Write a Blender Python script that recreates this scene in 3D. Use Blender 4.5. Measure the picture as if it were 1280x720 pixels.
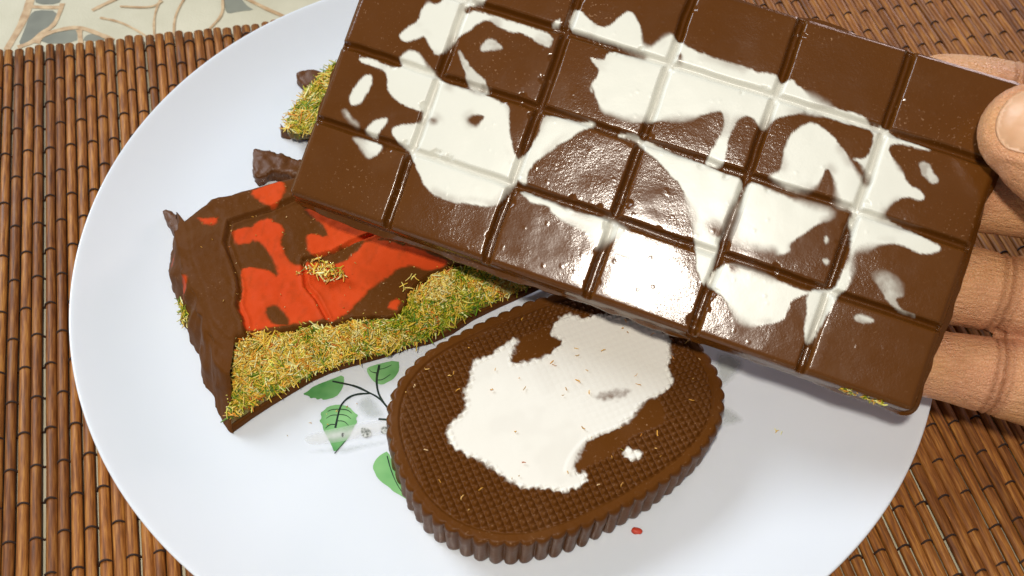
# Chocolate bars on a white plate over a bamboo placemat, one bar held by a hand.
# Everything is laid out in scene units of 0.88 mm round the plate's centre (z = 0 is the top of the placemat).
import bpy, math, random, json
import numpy as np
from mathutils import Vector, Matrix
from mathutils.geometry import delaunay_2d_cdt
from mathutils.bvhtree import BVHTree

U = 0.00088
for o in list(bpy.data.objects): bpy.data.objects.remove(o)
sc = bpy.context.scene
COL = sc.collection
CAM_LOC=[1.47, -188.78, 267.26]
CAM_R=[0.99713, 0.06233, 0.04294]
CAM_U=[-0.07569, 0.82115, 0.56567]
CAM_W=[0.0, 0.56729, -0.82352]
CAM_F=37.6105
BAR_O=[-37.44, 57.81, 89.39]
BAR_X=[0.95545, -0.2941, -0.02495]
BAR_Y=[-0.26251, -0.80808, -0.52735]
BAR_Z=[-0.13493, -0.51041, 0.84928]
CW=28.0;CHH=21.099
MAT_A=-0.3003

# ------------------------------------------------------------------ camera, world, lamps, exposure
cd = bpy.data.cameras.new('camera'); cam = bpy.data.objects.new('camera', cd); COL.objects.link(cam)
R_, U_, W_ = Vector(CAM_R), Vector(CAM_U), Vector(CAM_W)
cam.matrix_world = Matrix(((R_.x, U_.x, -W_.x, CAM_LOC[0]*U), (R_.y, U_.y, -W_.y, CAM_LOC[1]*U), (R_.z, U_.z, -W_.z, CAM_LOC[2]*U), (0, 0, 0, 1)))
cd.sensor_width = 36; cd.lens = CAM_F; cd.clip_start = 0.005; cd.clip_end = 20
cd.dof.use_dof = True; cd.dof.focus_distance = 0.262; cd.dof.aperture_fstop = 24
sc.camera = cam
w = bpy.data.worlds.new('World'); sc.world = w; w.use_nodes = True
bg = w.node_tree.nodes['Background']; bg.inputs[0].default_value = (0.82, 0.91, 1.0, 1); bg.inputs[1].default_value = 0.15

def area(name, loc, target, size, power, color):
    l = bpy.data.lights.new(name, 'AREA'); l.shape = 'DISK'; l.size = size*U; l.energy = power; l.color = color
    o = bpy.data.objects.new(name, l); COL.objects.link(o); o.location = Vector(loc)*U
    d = (Vector(target)-Vector(loc)).normalized(); o.rotation_euler = d.to_track_quat('-Z', 'Y').to_euler()
    return o
# the phone's lamp beside the lens, the room's window, and an added soft fill
area('phone_lamp', (-38, -246, 470), (0, 0, 0), 30, 1.38, (1.0, 0.93, 0.82))
area('window_light', (430, 660, 200), (60, 0, 0), 260, 1.0, (1.0, 0.80, 0.80))
area('soft_fill', (-760, 420, 700), (-20, 0, 0), 520, 6.8, (0.84, 0.92, 1.0))  # added bluish fill from the far left, standing in for ambient room light
sc.view_settings.view_transform = 'Standard'; sc.view_settings.look = 'None'
sc.view_settings.exposure = 0.10; sc.view_settings.gamma = 1.0
try: sc.view_settings.use_curve_mapping = False
except Exception: pass
sc.cycles.max_bounces = 8

# ------------------------------------------------------------------ helpers
def lin(r, g, b):
    f = lambda c: (c/255/12.92 if c/255 <= .04045 else ((c/255+.055)/1.055)**2.4)
    return (f(r), f(g), f(b), 1)

def tag(o, label=None, cat=None, group=None, kind=None):
    if label: o['label'] = label
    if cat: o['category'] = cat
    if group: o['group'] = group
    if kind: o['kind'] = kind
    return o

def empty(name, loc=(0, 0, 0), rot=None):
    o = bpy.data.objects.new(name, None); o.empty_display_size = .01; COL.objects.link(o)
    m = Matrix.Translation(Vector(loc)*U)
    if rot is not None: m = m @ rot
    o.matrix_world = m
    return o

def mesh(name, V, Fc, mat, parent=None, smooth=True, attrs=None, cols=None, normals=None, link=True):
    me = bpy.data.meshes.new(name)
    V = np.asarray(V, float)*U
    if isinstance(Fc, np.ndarray): Fc = Fc.tolist()
    me.from_pydata(V.tolist(), [], Fc)
    me.materials.append(mat)
    for k, a in (attrs or {}).items():
        me.attributes.new(k, 'FLOAT', 'POINT').data.foreach_set('value', np.asarray(a, np.float32))
    for k, a in (cols or {}).items():
        a = np.asarray(a, np.float32)
        if a.shape[1] == 3: a = np.concatenate([a, np.ones((len(a), 1), np.float32)], 1)
        me.attributes.new(k, 'FLOAT_COLOR', 'POINT').data.foreach_set('color', a.ravel())
    if smooth: me.polygons.foreach_set('use_smooth', [True]*len(me.polygons))
    if normals is not None: me.normals_split_custom_set_from_vertices(np.asarray(normals, float).tolist())
    me.update()
    if not link: return me
    o = bpy.data.objects.new(name, me); COL.objects.link(o)
    if parent is not None: o.parent = parent
    return o

def hash3(i, seed):
    i = i.astype(np.int64)
    h = (i[..., 0]*73856093) ^ (i[..., 1]*19349663) ^ (i[..., 2]*83492791) ^ (seed*2654435761)
    h = (h ^ (h >> 13)) * 1274126177 & 0x7fffffff
    h = (h ^ (h >> 15)) * 2246822519 & 0x7fffffff
    return (h & 0xffff)/65535.0
def vnoise(P, seed=0):
    P = np.asarray(P, float)
    if P.shape[-1] == 2: P = np.concatenate([P, np.zeros(P.shape[:-1]+(1,))], -1)
    i = np.floor(P); f = P-i; f = f*f*(3-2*f); r = 0
    for a in (0, 1):
        for b in (0, 1):
            for c in (0, 1):
                wgt = (f[..., 0] if a else 1-f[..., 0])*(f[..., 1] if b else 1-f[..., 1])*(f[..., 2] if c else 1-f[..., 2])
                r = r+wgt*hash3(i+np.array([a, b, c]), seed)
    return r*2-1
def fbm(P, seed=0, oct=3):
    P = np.asarray(P, float); r = 0; a = 1
    for k in range(oct): r = r+a*vnoise(P*2**k, seed+k*7); a *= .5
    return r

def chaikin(q, n=2, closed=True):
    q = np.asarray(q, float)
    for _ in range(n):
        if closed:
            b = np.roll(q, -1, 0); q = np.stack([.75*q+.25*b, .25*q+.75*b], 1).reshape(-1, 2)
        else:
            b = q[1:]; a = q[:-1]; q = np.concatenate([q[:1], np.stack([.75*a+.25*b, .25*a+.75*b], 1).reshape(-1, 2), q[-1:]])
    return q
def sdpoly(P, poly):
    """signed distance to a closed polygon, negative inside; exact near it"""
    P = np.asarray(P, float); poly = np.asarray(poly, float)
    lo, hi = poly.min(0)-4, poly.max(0)+4
    out = np.full(len(P), 9.0)
    m = ((P > lo) & (P < hi)).all(1); Q = P[m]
    if not len(Q): return out
    d = np.full(len(Q), 1e9); ins = np.zeros(len(Q), bool)
    for a, b in zip(poly, np.roll(poly, -1, 0)):
        e = b-a; wv = Q-a; t = np.clip(wv@e/max(e@e, 1e-9), 0, 1)
        d = np.minimum(d, ((wv-t[:, None]*e)**2).sum(1))
        c = ((a[1] > Q[:, 1]) != (b[1] > Q[:, 1])) & (Q[:, 0] < (b[0]-a[0])*(Q[:, 1]-a[1])/(b[1]-a[1]+1e-12)+a[0])
        ins ^= c
    d = np.sqrt(d); out[m] = np.where(ins, -d, d)
    return out
def sdlines(P, lines):
    d = np.full(len(P), 1e9)
    for L in lines:
        L = np.asarray(L, float)
        for a, b in zip(L[:-1], L[1:]):
            e = b-a; wv = P-a; t = np.clip(wv@e/max(e@e, 1e-9), 0, 1)
            d = np.minimum(d, ((wv-t[:, None]*e)**2).sum(1))
    return np.sqrt(d)
def sstep(a, b, x):
    t = np.clip((x-a)/(b-a), 0, 1); return t*t*(3-2*t)
def resample(q, n):
    q = np.asarray(q, float); s = np.concatenate([[0], np.cumsum(np.linalg.norm(np.diff(q, axis=0), axis=1))])
    t = np.linspace(0, s[-1], n)
    return np.stack([np.interp(t, s, q[:, k]) for k in range(q.shape[1])], 1)
def vnormals(V, Fc):
    """smooth vertex normals of a quad/tri mesh"""
    V = np.asarray(V, float); N = np.zeros_like(V)
    by = {}
    for f in Fc: by.setdefault(len(f), []).append(f)
    for k, fs in by.items():
        if k > 4: continue
        fs = np.array(fs)
        n = np.cross(V[fs[:, 2]]-V[fs[:, 0]], V[fs[:, k-1]]-V[fs[:, 1]]) if k == 4 else np.cross(V[fs[:, 1]]-V[fs[:, 0]], V[fs[:, 2]]-V[fs[:, 0]])
        for j in range(k): np.add.at(N, fs[:, j], n)
    return N/np.maximum(np.linalg.norm(N, axis=1), 1e-12)[:, None]
def split_parts(name, part_name, V, Fc, mask, thr, mat, parent, min_faces=60, attrs=None):
    """one surface cut into its body and one object per connected patch where mask > thr; shared normals keep the seam invisible"""
    attrs = attrs or {}; N = vnormals(V, Fc)
    fm = np.array([min(mask[list(f)]) > thr if len(f) <= 4 else False for f in Fc])
    idx = np.where(fm)[0]; root = {}
    def find(a):
        while root.setdefault(a, a) != a: root[a] = root[root[a]]; a = root[a]
        return a
    for i in idx:
        f = Fc[i]; r0 = find(f[0])
        for v in f[1:]:
            r1 = find(v)
            if r1 != r0: root[r1] = r0
    groups = {}
    for i in idx: groups.setdefault(find(Fc[i][0]), []).append(i)
    small = [i for g in groups.values() if len(g) < min_faces for i in g]
    fm[small] = False
    def sub(nm, ids, par):
        fs = [Fc[i] for i in ids]; used = np.unique(np.concatenate([np.asarray(f) for f in fs]))
        mp = np.full(len(V), -1); mp[used] = np.arange(len(used))
        return mesh(nm, V[used], [[int(mp[v]) for v in f] for f in fs], mat, par, True, {k: a[used] for k, a in attrs.items()}, None, N[used])
    body = sub(name, np.where(~fm)[0], parent)
    parts = [sub(part_name, g, parent) for g in sorted(groups.values(), key=len, reverse=True) if len(g) >= min_faces]
    return body, parts

def tube(path, rad, sides=6, caps=True):
    """swept tube; path Nx3, rad scalar or N"""
    path = np.asarray(path, float); n = len(path); rad = np.broadcast_to(np.asarray(rad, float), (n,))
    T = np.gradient(path, axis=0); T /= np.maximum(np.linalg.norm(T, axis=1), 1e-9)[:, None]
    up = np.array([0, 0, 1.0]) if abs(T[:, 2]).max() < .95 else np.array([0.31, .95, 0.1])
    A = np.cross(T, up); A /= np.maximum(np.linalg.norm(A, axis=1), 1e-9)[:, None]; Bn = np.cross(A, T)
    th = np.arange(sides)/sides*2*math.pi
    V = path[:, None]+rad[:, None, None]*(np.cos(th)[None, :, None]*A[:, None]+np.sin(th)[None, :, None]*Bn[:, None])
    V = V.reshape(-1, 3); Fc = []
    for i in range(n-1):
        for j in range(sides):
            k = (j+1) % sides; Fc.append([i*sides+j, i*sides+k, (i+1)*sides+k, (i+1)*sides+j])
    if caps: Fc.append(list(range(sides))[::-1]); Fc.append([(n-1)*sides+j for j in range(sides)])
    return V, Fc
def join(parts):
    V = []; Fc = []; n = 0
    for v, f in parts:
        V.append(np.asarray(v, float)); Fc += [[i+n for i in q] for q in f]; n += len(v)
    return np.concatenate(V), Fc
def strip(line, wdt, z, taper=False):
    q = chaikin(np.asarray(line), 2, False); T = np.gradient(q, axis=0); T /= np.maximum(np.linalg.norm(T, axis=1), 1e-9)[:, None]
    Nn = np.stack([-T[:, 1], T[:, 0]], 1); wv = np.full(len(q), wdt/2)
    if taper: wv = wv*np.linspace(1, .35, len(q))
    wv = wv[:, None]*(1+.25*vnoise(q*.6, 3))[:, None]
    L = q+Nn*wv; Rr = q-Nn*wv
    V = [(*a, z) for a in L]+[(*a, z) for a in Rr]; n = len(q)
    return np.array(V), [[i, n+i, n+i+1, i+1] for i in range(n-1)]
def sheet(boundary, step, inner=None):
    """triangulated 2-D sheet: boundary ring first, then inner points"""
    b = np.asarray(boundary, float); lo, hi = b.min(0), b.max(0)
    gx, gy = np.meshgrid(np.arange(lo[0], hi[0], step), np.arange(lo[1], hi[1], step*.866))
    gx = gx+(np.arange(gx.shape[0]) % 2)[:, None]*step/2
    g = np.stack([gx.ravel(), gy.ravel()], 1); g = g+(np.random.RandomState(1).rand(*g.shape)-.5)*step*.15
    s = sdpoly(g, b); g = g[s < -step*.55]
    pts = np.concatenate([b, g]); n = len(b)
    r = delaunay_2d_cdt([Vector(q) for q in pts], [(i, (i+1) % n) for i in range(n)], [], 1, 1e-5)
    v = np.array([tuple(q) for q in r[0]])
    return v, [list(f) for f in r[2]], n

# ------------------------------------------------------------------ materials
def newmat(name):
    m = bpy.data.materials.new(name); m.use_nodes = True; nt = m.node_tree
    return m, nt, nt.nodes['Principled BSDF'], nt.nodes, nt.links
def noise_node(nt, coord, scale, detail=4, rough=.55, dist=0):
    n = nt.nodes.new('ShaderNodeTexNoise'); n.inputs['Scale'].default_value = scale; n.inputs['Detail'].default_value = detail
    n.inputs['Roughness'].default_value = rough; n.inputs['Distortion'].default_value = dist; nt.links.new(coord, n.inputs['Vector']); return n
def ramp(nt, fac, stops):
    r = nt.nodes.new('ShaderNodeValToRGB'); e = r.color_ramp.elements
    while len(e) < len(stops): e.new(.5)
    for el, (p, c) in zip(e, stops): el.position = p; el.color = c if len(c) == 4 else (*c, 1)
    nt.links.new(fac, r.inputs[0]); return r
def bump(nt, h, dist, strength=1, normal=None):
    b = nt.nodes.new('ShaderNodeBump'); b.inputs['Distance'].default_value = dist; b.inputs['Strength'].default_value = strength
    nt.links.new(h, b.inputs['Height'])
    if normal is not None: nt.links.new(normal, b.inputs['Normal'])
    return b
def mixc(nt, fac, a, b):
    m = nt.nodes.new('ShaderNodeMix'); m.data_type = 'RGBA'
    for s, v in ((0, fac), (6, a), (7, b)):
        if hasattr(v, 'links') or isinstance(v, bpy.types.NodeSocket): nt.links.new(v, m.inputs[s])
        else: m.inputs[s].default_value = v
    return m.outputs[2]
def math_node(nt, op, a, b=None):
    m = nt.nodes.new('ShaderNodeMath'); m.operation = op
    for i, v in enumerate((a, b)):
        if v is None: continue
        if isinstance(v, bpy.types.NodeSocket): nt.links.new(v, m.inputs[i])
        else: m.inputs[i].default_value = v
    return m.outputs[0]
def coord(nt): return nt.nodes.new('ShaderNodeTexCoord').outputs['Object']
def attr(nt, name, out='Fac'):
    a = nt.nodes.new('ShaderNodeAttribute'); a.attribute_name = name; return a.outputs[out]

CHOC_A, CHOC_B = (0.090, 0.028, 0.0030, 1), (0.116, 0.038, 0.0050, 1)
def choc_material(name, second=None, attribute=None, grain=1.0, rough=(.34, .50), satin=False, spec=.2, ior=1.5):
    m, nt, p, N, L = newmat(name); c = coord(nt)
    n1 = noise_node(nt, c, 60, 5); n2 = noise_node(nt, c, 700, 4, .65); n3 = noise_node(nt, c, 2400, 2, .6)
    base = mixc(nt, n1.outputs[0], CHOC_A, CHOC_B)
    sp = ramp(nt, noise_node(nt, c, 1500, 2).outputs[0], [(.64, (0, 0, 0)), (.74, (1, 1, 1))])
    cm = ramp(nt, noise_node(nt, c, 55, 3).outputs[0], [(.50, (.12,)*3), (.66, (1,)*3)])
    base = mixc(nt, math_node(nt, 'MULTIPLY', math_node(nt, 'MULTIPLY', sp.outputs[0], .75), cm.outputs[0]), base, (.34, .19, .10, 1))
    sc2 = ramp(nt, noise_node(nt, c, 24, 6, .7, .8).outputs[0], [(.52, (0, 0, 0)), (.72, (1, 1, 1))])
    base = mixc(nt, math_node(nt, 'MULTIPLY', sc2.outputs[0], .22), base, (.19, .092, .040, 1))
    r = ramp(nt, noise_node(nt, c, 130, 4).outputs[0], [(.3, (rough[0],)*3), (.7, (rough[1],)*3)])
    rs = r.outputs[0]
    if second is not None:
        a = attr(nt, attribute)
        s2 = mixc(nt, n1.outputs[0], second[0], second[1])
        base = mixc(nt, a, base, s2)
        rs = mixc(nt, a, rs, (second[2],)*3+(1,))
        p.inputs['Subsurface Weight'].default_value = 0
    L.new(base, p.inputs['Base Color']); L.new(rs, p.inputs['Roughness'])
    h = math_node(nt, 'ADD', math_node(nt, 'MULTIPLY', n2.outputs[0], 1.0), math_node(nt, 'MULTIPLY', n3.outputs[0], .55))
    if satin:
        k = ramp(nt, noise_node(nt, c, 45, 3).outputs[0], [(.42, (.22,)*3), (.62, (1,)*3)])
        h = math_node(nt, 'MULTIPLY', h, k.outputs[0])
    if second is not None:
        h = math_node(nt, 'MULTIPLY', h, math_node(nt, 'SUBTRACT', 1.0, math_node(nt, 'MULTIPLY', attr(nt, attribute), .75)))
    b = bump(nt, h, .00016*grain, .55); b2 = bump(nt, n1.outputs[0], .0006*grain, .35, b.outputs[0])
    L.new(b2.outputs[0], p.inputs['Normal'])
    p.inputs['Specular IOR Level'].default_value = spec; p.inputs['IOR'].default_value = ior
    return m
M_BAR = choc_material('marbled_chocolate', ((.70, .69, .60, 1), (.76, .75, .67, 1), .34), 'white', .72, (.15, .22), True, .42)
M_OVAL = choc_material('waffled_chocolate', ((.76, .73, .65, 1), (.81, .785, .72, 1), .45), 'white', .7, (.32, .44), False, .5, 1.22)
M_RED = choc_material('red_marbled_chocolate', ((.52, .042, .006, 1), (.62, .075, .012, 1), .62), 'red', 1.2, (.48, .66), False, .5, 1.18)
M_CHOC = choc_material('dark_chocolate', None, None, 1.2, (.35, .55), False, .35)

m, nt, p, N, L = newmat('kataifi_strands')
L.new(attr(nt, 'col', 'Color'), p.inputs['Base Color']); p.inputs['Roughness'].default_value = .42; M_STRAND = m
m, nt, p, N, L = newmat('filling_paste'); c = coord(nt)
L.new(ramp(nt, noise_node(nt, c, 500, 4).outputs[0], [(.3, lin(78, 58, 20)), (.5, lin(120, 92, 30)), (.7, lin(96, 100, 30))]).outputs[0], p.inputs['Base Color'])
L.new(bump(nt, noise_node(nt, c, 700, 3).outputs[0], .0008).outputs[0], p.inputs['Normal']); p.inputs['Roughness'].default_value = .5; M_PASTE = m

m, nt, p, N, L = newmat('opal_glass'); c = coord(nt)
p.inputs['Base Color'].default_value = (.75, .79, .865, 1); p.inputs['Roughness'].default_value = .12
p.inputs['Subsurface Weight'].default_value = .25; p.inputs['Subsurface Radius'].default_value = (.004, .004, .005); p.inputs['Subsurface Scale'].default_value = 1
L.new(ramp(nt, noise_node(nt, c, 90, 3).outputs[0], [(.3, (.10,)*3), (.75, (.22,)*3)]).outputs[0], p.inputs['Roughness'])
L.new(bump(nt, noise_node(nt, c, 14, 2).outputs[0], .0006, .2).outputs[0], p.inputs['Normal']); M_PLATE = m
def print_mat(name, c1, c2, scale=120, rough=.2):
    m, nt, p, N, L = newmat(name); c = coord(nt)
    L.new(ramp(nt, noise_node(nt, c, scale, 3).outputs[0], [(.35, c1), (.65, c2)]).outputs[0], p.inputs['Base Color']); p.inputs['Roughness'].default_value = rough
    return m
M_LEAF = print_mat('leaf_print', lin(84, 146, 84), lin(142, 196, 132), 75)
M_LEAFB = print_mat('pale_leaf_print', lin(108, 168, 104), lin(140, 192, 128), 90)
M_STEM = print_mat('stem_print', lin(28, 40, 36), lin(50, 62, 56))
M_SMUDGE = print_mat('grey_petal_print', lin(214, 219, 218), lin(198, 204, 199), 110)
m, nt, p, N, L = newmat('faded_petal_print'); c = coord(nt)
L.new(ramp(nt, noise_node(nt, c, 130, 4).outputs[0], [(.3, lin(205, 210, 208)), (.7, lin(182, 188, 182))]).outputs[0], p.inputs['Base Color']); p.inputs['Roughness'].default_value = .18
L.new(math_node(nt, 'MULTIPLY', attr(nt, 'edge'), ramp(nt, noise_node(nt, c, 180, 4).outputs[0], [(.3, (.35,)*3), (.65, (.9,)*3)]).outputs[0]), p.inputs['Alpha']); M_SMUDGE = m
M_MARK = print_mat('mark_print', lin(88, 92, 86), lin(212, 214, 210), 1400)
m, nt, p, N, L = newmat('translucent_strip'); c = coord(nt)
p.inputs['Base Color'].default_value = (.83, .83, .81, 1); p.inputs['Roughness'].default_value = .25
L.new(math_node(nt, 'MULTIPLY', math_node(nt, 'ADD', math_node(nt, 'MULTIPLY', attr(nt, 'edge'), .45), .3), ramp(nt, noise_node(nt, c, 260, 3).outputs[0], [(.3, (.6,)*3), (.7, (1,)*3)]).outputs[0]), p.inputs['Alpha']); M_STRIP = m

m, nt, p, N, L = newmat('bamboo'); c = coord(nt)
oi = N.new('ShaderNodeObjectInfo')
mp = N.new('ShaderNodeMapping'); mp.inputs['Scale'].default_value = (1, .07, 1); L.new(c, mp.inputs[0])
off = N.new('ShaderNodeVectorMath'); off.operation = 'ADD'; cmb = N.new('ShaderNodeCombineXYZ'); L.new(math_node(nt, 'MULTIPLY', oi.outputs['Random'], 7.0), cmb.inputs[1]); L.new(mp.outputs[0], off.inputs[0]); L.new(cmb.outputs[0], off.inputs[1])
g1 = noise_node(nt, off.outputs[0], 1900, 5, .6); g2 = noise_node(nt, off.outputs[0], 420, 4, .6)
bc = ramp(nt, g1.outputs[0], [(.25, lin(74, 38, 14)), (.48, lin(142, 86, 36)), (.75, lin(196, 136, 64))])
tint = ramp(nt, oi.outputs['Random'], [(0, (.58, .52, .48)), (.35, (.92, .90, .88)), (.7, (1, 1, 1)), (1, (1.12, 1.10, 1.02))])
mul = N.new('ShaderNodeMix'); mul.data_type = 'RGBA'; mul.blend_type = 'MULTIPLY'; mul.inputs[0].default_value = 1; L.new(bc.outputs[0], mul.inputs[6]); L.new(tint.outputs[0], mul.inputs[7])
dk = ramp(nt, g2.outputs[0], [(.32, (1, 1, 1)), (.47, (0, 0, 0))])
L.new(mixc(nt, math_node(nt, 'MULTIPLY', dk.outputs[0], .45), mul.outputs[2], lin(84, 44, 16)), p.inputs['Base Color'])
L.new(ramp(nt, g2.outputs[0], [(.3, (.42,)*3), (.7, (.62,)*3)]).outputs[0], p.inputs['Roughness']); p.inputs['Specular IOR Level'].default_value = .32
L.new(bump(nt, g1.outputs[0], .00012, .6).outputs[0], p.inputs['Normal']); M_BAMBOO = m
m, nt, p, N, L = newmat('brown_thread'); p.inputs['Base Color'].default_value = lin(48, 26, 14); p.inputs['Roughness'].default_value = .75; M_THREAD = m
m, nt, p, N, L = newmat('cream_cloth'); c = coord(nt)
L.new(ramp(nt, noise_node(nt, c, 40, 4).outputs[0], [(.3, lin(190, 183, 156)), (.7, lin(212, 205, 180))]).outputs[0], p.inputs['Base Color'])
L.new(bump(nt, noise_node(nt, c, 1500, 2).outputs[0], .0002, .5).outputs[0], p.inputs['Normal']); p.inputs['Roughness'].default_value = .6; M_CLOTH = m
M_CGREY = print_mat('grey_leaf_print', lin(112, 112, 98), lin(134, 134, 118), 60, .6)
M_CTAN = print_mat('tan_outline_print', lin(176, 140, 100), lin(206, 178, 138), 300, .6)

m, nt, p, N, L = newmat('skin'); c = coord(nt)
n1 = noise_node(nt, c, 110, 5, .62); n2 = noise_node(nt, c, 420, 4)
L.new(mixc(nt, math_node(nt, 'MULTIPLY', n2.outputs[0], .6), mixc(nt, n1.outputs[0], (.58, .255, .10, 1), (.84, .475, .225, 1)), (.72, .355, .16, 1)), p.inputs['Base Color'])
base_l = p.inputs['Base Color'].links[0].from_socket
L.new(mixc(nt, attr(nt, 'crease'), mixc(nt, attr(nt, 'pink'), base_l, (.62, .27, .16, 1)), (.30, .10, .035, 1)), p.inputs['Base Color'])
p.inputs['Subsurface Weight'].default_value = .18; p.inputs['Subsurface Radius'].default_value = (.0022, .0009, .0005); p.inputs['Subsurface Scale'].default_value = 1
L.new(ramp(nt, n1.outputs[0], [(.35, (.20,)*3), (.65, (.40,)*3)]).outputs[0], p.inputs['Roughness'])
mp = N.new('ShaderNodeMapping'); mp.inputs['Scale'].default_value = (.28, 1, 1); L.new(c, mp.inputs[0])
wr = noise_node(nt, mp.outputs[0], 1500, 4, .6, 1.0); vo = N.new('ShaderNodeTexVoronoi'); vo.inputs['Scale'].default_value = 1500; vo.feature = 'DISTANCE_TO_EDGE'; L.new(c, vo.inputs['Vector'])
hh = math_node(nt, 'ADD', wr.outputs[0], math_node(nt, 'MULTIPLY', vo.outputs[0], .5))
L.new(bump(nt, hh, .0009, .8).outputs[0], p.inputs['Normal']); M_SKIN = m
m, nt, p, N, L = newmat('nail'); c = coord(nt)
L.new(ramp(nt, noise_node(nt, c, 120, 3).outputs[0], [(.3, (.60, .33, .18, 1)), (.7, (.72, .44, .27, 1))]).outputs[0], p.inputs['Base Color'])
p.inputs['Roughness'].default_value = .42; p.inputs['Subsurface Weight'].default_value = .15; p.inputs['Subsurface Radius'].default_value = (.002, .001, .0006); p.inputs['Subsurface Scale'].default_value = 1; M_NAIL = m

# ------------------------------------------------------------------ kataifi strands
PAL = np.array([lin(238, 210, 110)[:3], lin(226, 184, 66)[:3], lin(220, 156, 46)[:3], lin(205, 120, 34)[:3], lin(176, 172, 40)[:3], lin(128, 154, 30)[:3], lin(92, 126, 24)[:3], lin(242, 228, 158)[:3]])
def strands(P, Nrm, n, rs, length=(3, 8), rad=(.16, .30), lift=.35, green_seed=5, spread=.35, green=0.0, tint=(1, 1, 1)):
    """many short bent threads lying on points P (with normals); returns verts, faces, colours"""
    k = rs.randint(0, len(P), n); base = P[k]; nn = Nrm[k]
    t = rs.randn(n, 3); t -= (t*nn).sum(1)[:, None]*nn*(1-spread); t /= np.linalg.norm(t, axis=1)[:, None]
    bend = rs.randn(n, 3)*.45; Ln = rs.uniform(*length, n); rr = rs.uniform(*rad, n); lf = rs.rand(n)**1.5*lift
    gsel = vnoise(base*.11, green_seed)*.8+vnoise(base*.35, green_seed+3)*.6+green+.006*np.clip(base[:, 0]+40, 0, 60)*(len(P) > 2000)
    w0 = rs.rand(n); ci = np.where(w0 < .36, 0, np.where(w0 < .66, 1, np.where(w0 < .76, 2, np.where(w0 < .80, 3, 7))))
    gi = rs.choice([4, 5, 6, 1, 4], n); pick = rs.rand(n) < np.clip(.22+gsel*.9, .03, .88)
    col = np.clip(PAL[np.where(pick, gi, ci)]*rs.uniform(.85, 1.42, (n, 1))*np.array(tint), 0, .92)
    S = np.linspace(-.5, .5, 5); V = []; sides = 3
    A = np.cross(t, nn); A /= np.maximum(np.linalg.norm(A, axis=1), 1e-9)[:, None]; Bn = np.cross(A, t)
    cen = base+nn*lf[:, None]
    for s in S:
        c0 = cen+t*(Ln*s)[:, None]+bend*(Ln*(s*s-.08))[:, None]
        fl = np.sin(s*7+k)[:, None]*.12
        for j in range(sides):
            a = j/sides*2*math.pi; V.append(c0+Bn*fl+(A*math.cos(a)+Bn*math.sin(a))*(rr*(1-.35*abs(s)*2))[:, None])
    V = np.stack(V, 1)                                   # n x 15 x 3
    q = []
    for i in range(4):
        for j in range(sides): q.append([i*3+j, i*3+(j+1) % 3, (i+1)*3+(j+1) % 3, (i+1)*3+j])
    q = np.array(q); Fc = (q[None]+(np.arange(n)*15)[:, None, None]).reshape(-1, 4)
    return V.reshape(-1, 3), Fc, np.repeat(col, 15, 0)
def strand_obj(name, P, Nrm, n, seed, parent=None, **kw):
    V, Fc, c = strands(np.asarray(P, float), np.asarray(Nrm, float), n, np.random.RandomState(seed), **kw)
    return mesh(name, V, Fc, M_STRAND, parent, True, None, {'col': c})

# ------------------------------------------------------------------ tablecloth
CLOTH_GREY=[[[-181.16,110.4],[-171.21,111.53],[-171.48,107.56],[-179.39,106.67]],[[-178.47,103.74],[-170.46,104.21],[-169.72,97.04],[-172.08,92.58],[-175.71,85.99],[-179.01,84.81],[-179.26,92.62],[-179.93,101.0]],[[-172.26,86.78],[-170.45,91.93],[-164.13,94.72],[-160.79,95.09],[-159.06,88.22]],[[-157.36,89.23],[-157.34,92.13],[-156.02,93.52],[-152.41,93.92],[-148.73,91.0]],[[-113.61,118.96],[-107.79,119.63],[-104.87,115.52],[-102.7,113.57],[-100.71,112.48],[-106.29,110.98],[-109.76,109.29],[-111.36,111.28]]]
CLOTH_LINE=[[[-182.55,112.01],[-180.96,97.9],[-182.19,82.44]],[[-181.53,105.13],[-176.05,105.31],[-170.12,105.98]],[[-170.19,108.14],[-169.58,101.3],[-169.91,95.75],[-173.64,91.16],[-174.16,87.39],[-178.75,84.03]],[[-172.81,86.72],[-172.59,89.62],[-170.14,92.8],[-163.1,96.09],[-158.79,96.15],[-150.68,92.86],[-146.78,91.22]],[[-160.23,95.15],[-157.68,88.38]],[[-158.6,105.54],[-154.11,110.4],[-148.23,115.92]],[[-154.71,102.11],[-147.1,100.83],[-138.67,96.27],[-134.75,93.37]],[[-132.8,93.58],[-135.99,105.06],[-135.8,116.0]],[[-126.29,95.13],[-128.61,105.89],[-127.14,116.98]],[[-149.25,108.76],[-137.63,109.2],[-134.87,113.45]],[[-113.71,118.06],[-111.39,108.67],[-114.58,100.62]],[[-107.5,119.66],[-97.41,113.73],[-88.37,109.52]]]
cl = empty('tablecloth', (0, 0, -3))
tag(cl, 'cream tablecloth with grey leaf shapes and tan outlines under the bamboo mat', 'tablecloth')
g = 40; xs = np.linspace(-900, 900, g); gx, gy = np.meshgrid(xs, xs)
V = np.stack([gx.ravel(), gy.ravel(), np.zeros(g*g)], 1)
Fc = [[r*g+k, r*g+k+1, (r+1)*g+k+1, (r+1)*g+k] for r in range(g-1) for k in range(g-1)]
mesh('cloth', V, Fc, M_CLOTH, cl)
def flat(name, poly, z, mat, parent, it=1):
    q = chaikin(poly, it); 
    a = .5*np.sum(q[:, 0]*np.roll(q[:, 1], -1)-np.roll(q[:, 0], -1)*q[:, 1])
    if a < 0: q = q[::-1]
    return mesh(name, [(*t, z) for t in q], [list(range(len(q)))], mat, parent, False)
for q in CLOTH_GREY: flat('grey_leaf', q, .08, M_CGREY, cl)
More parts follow.
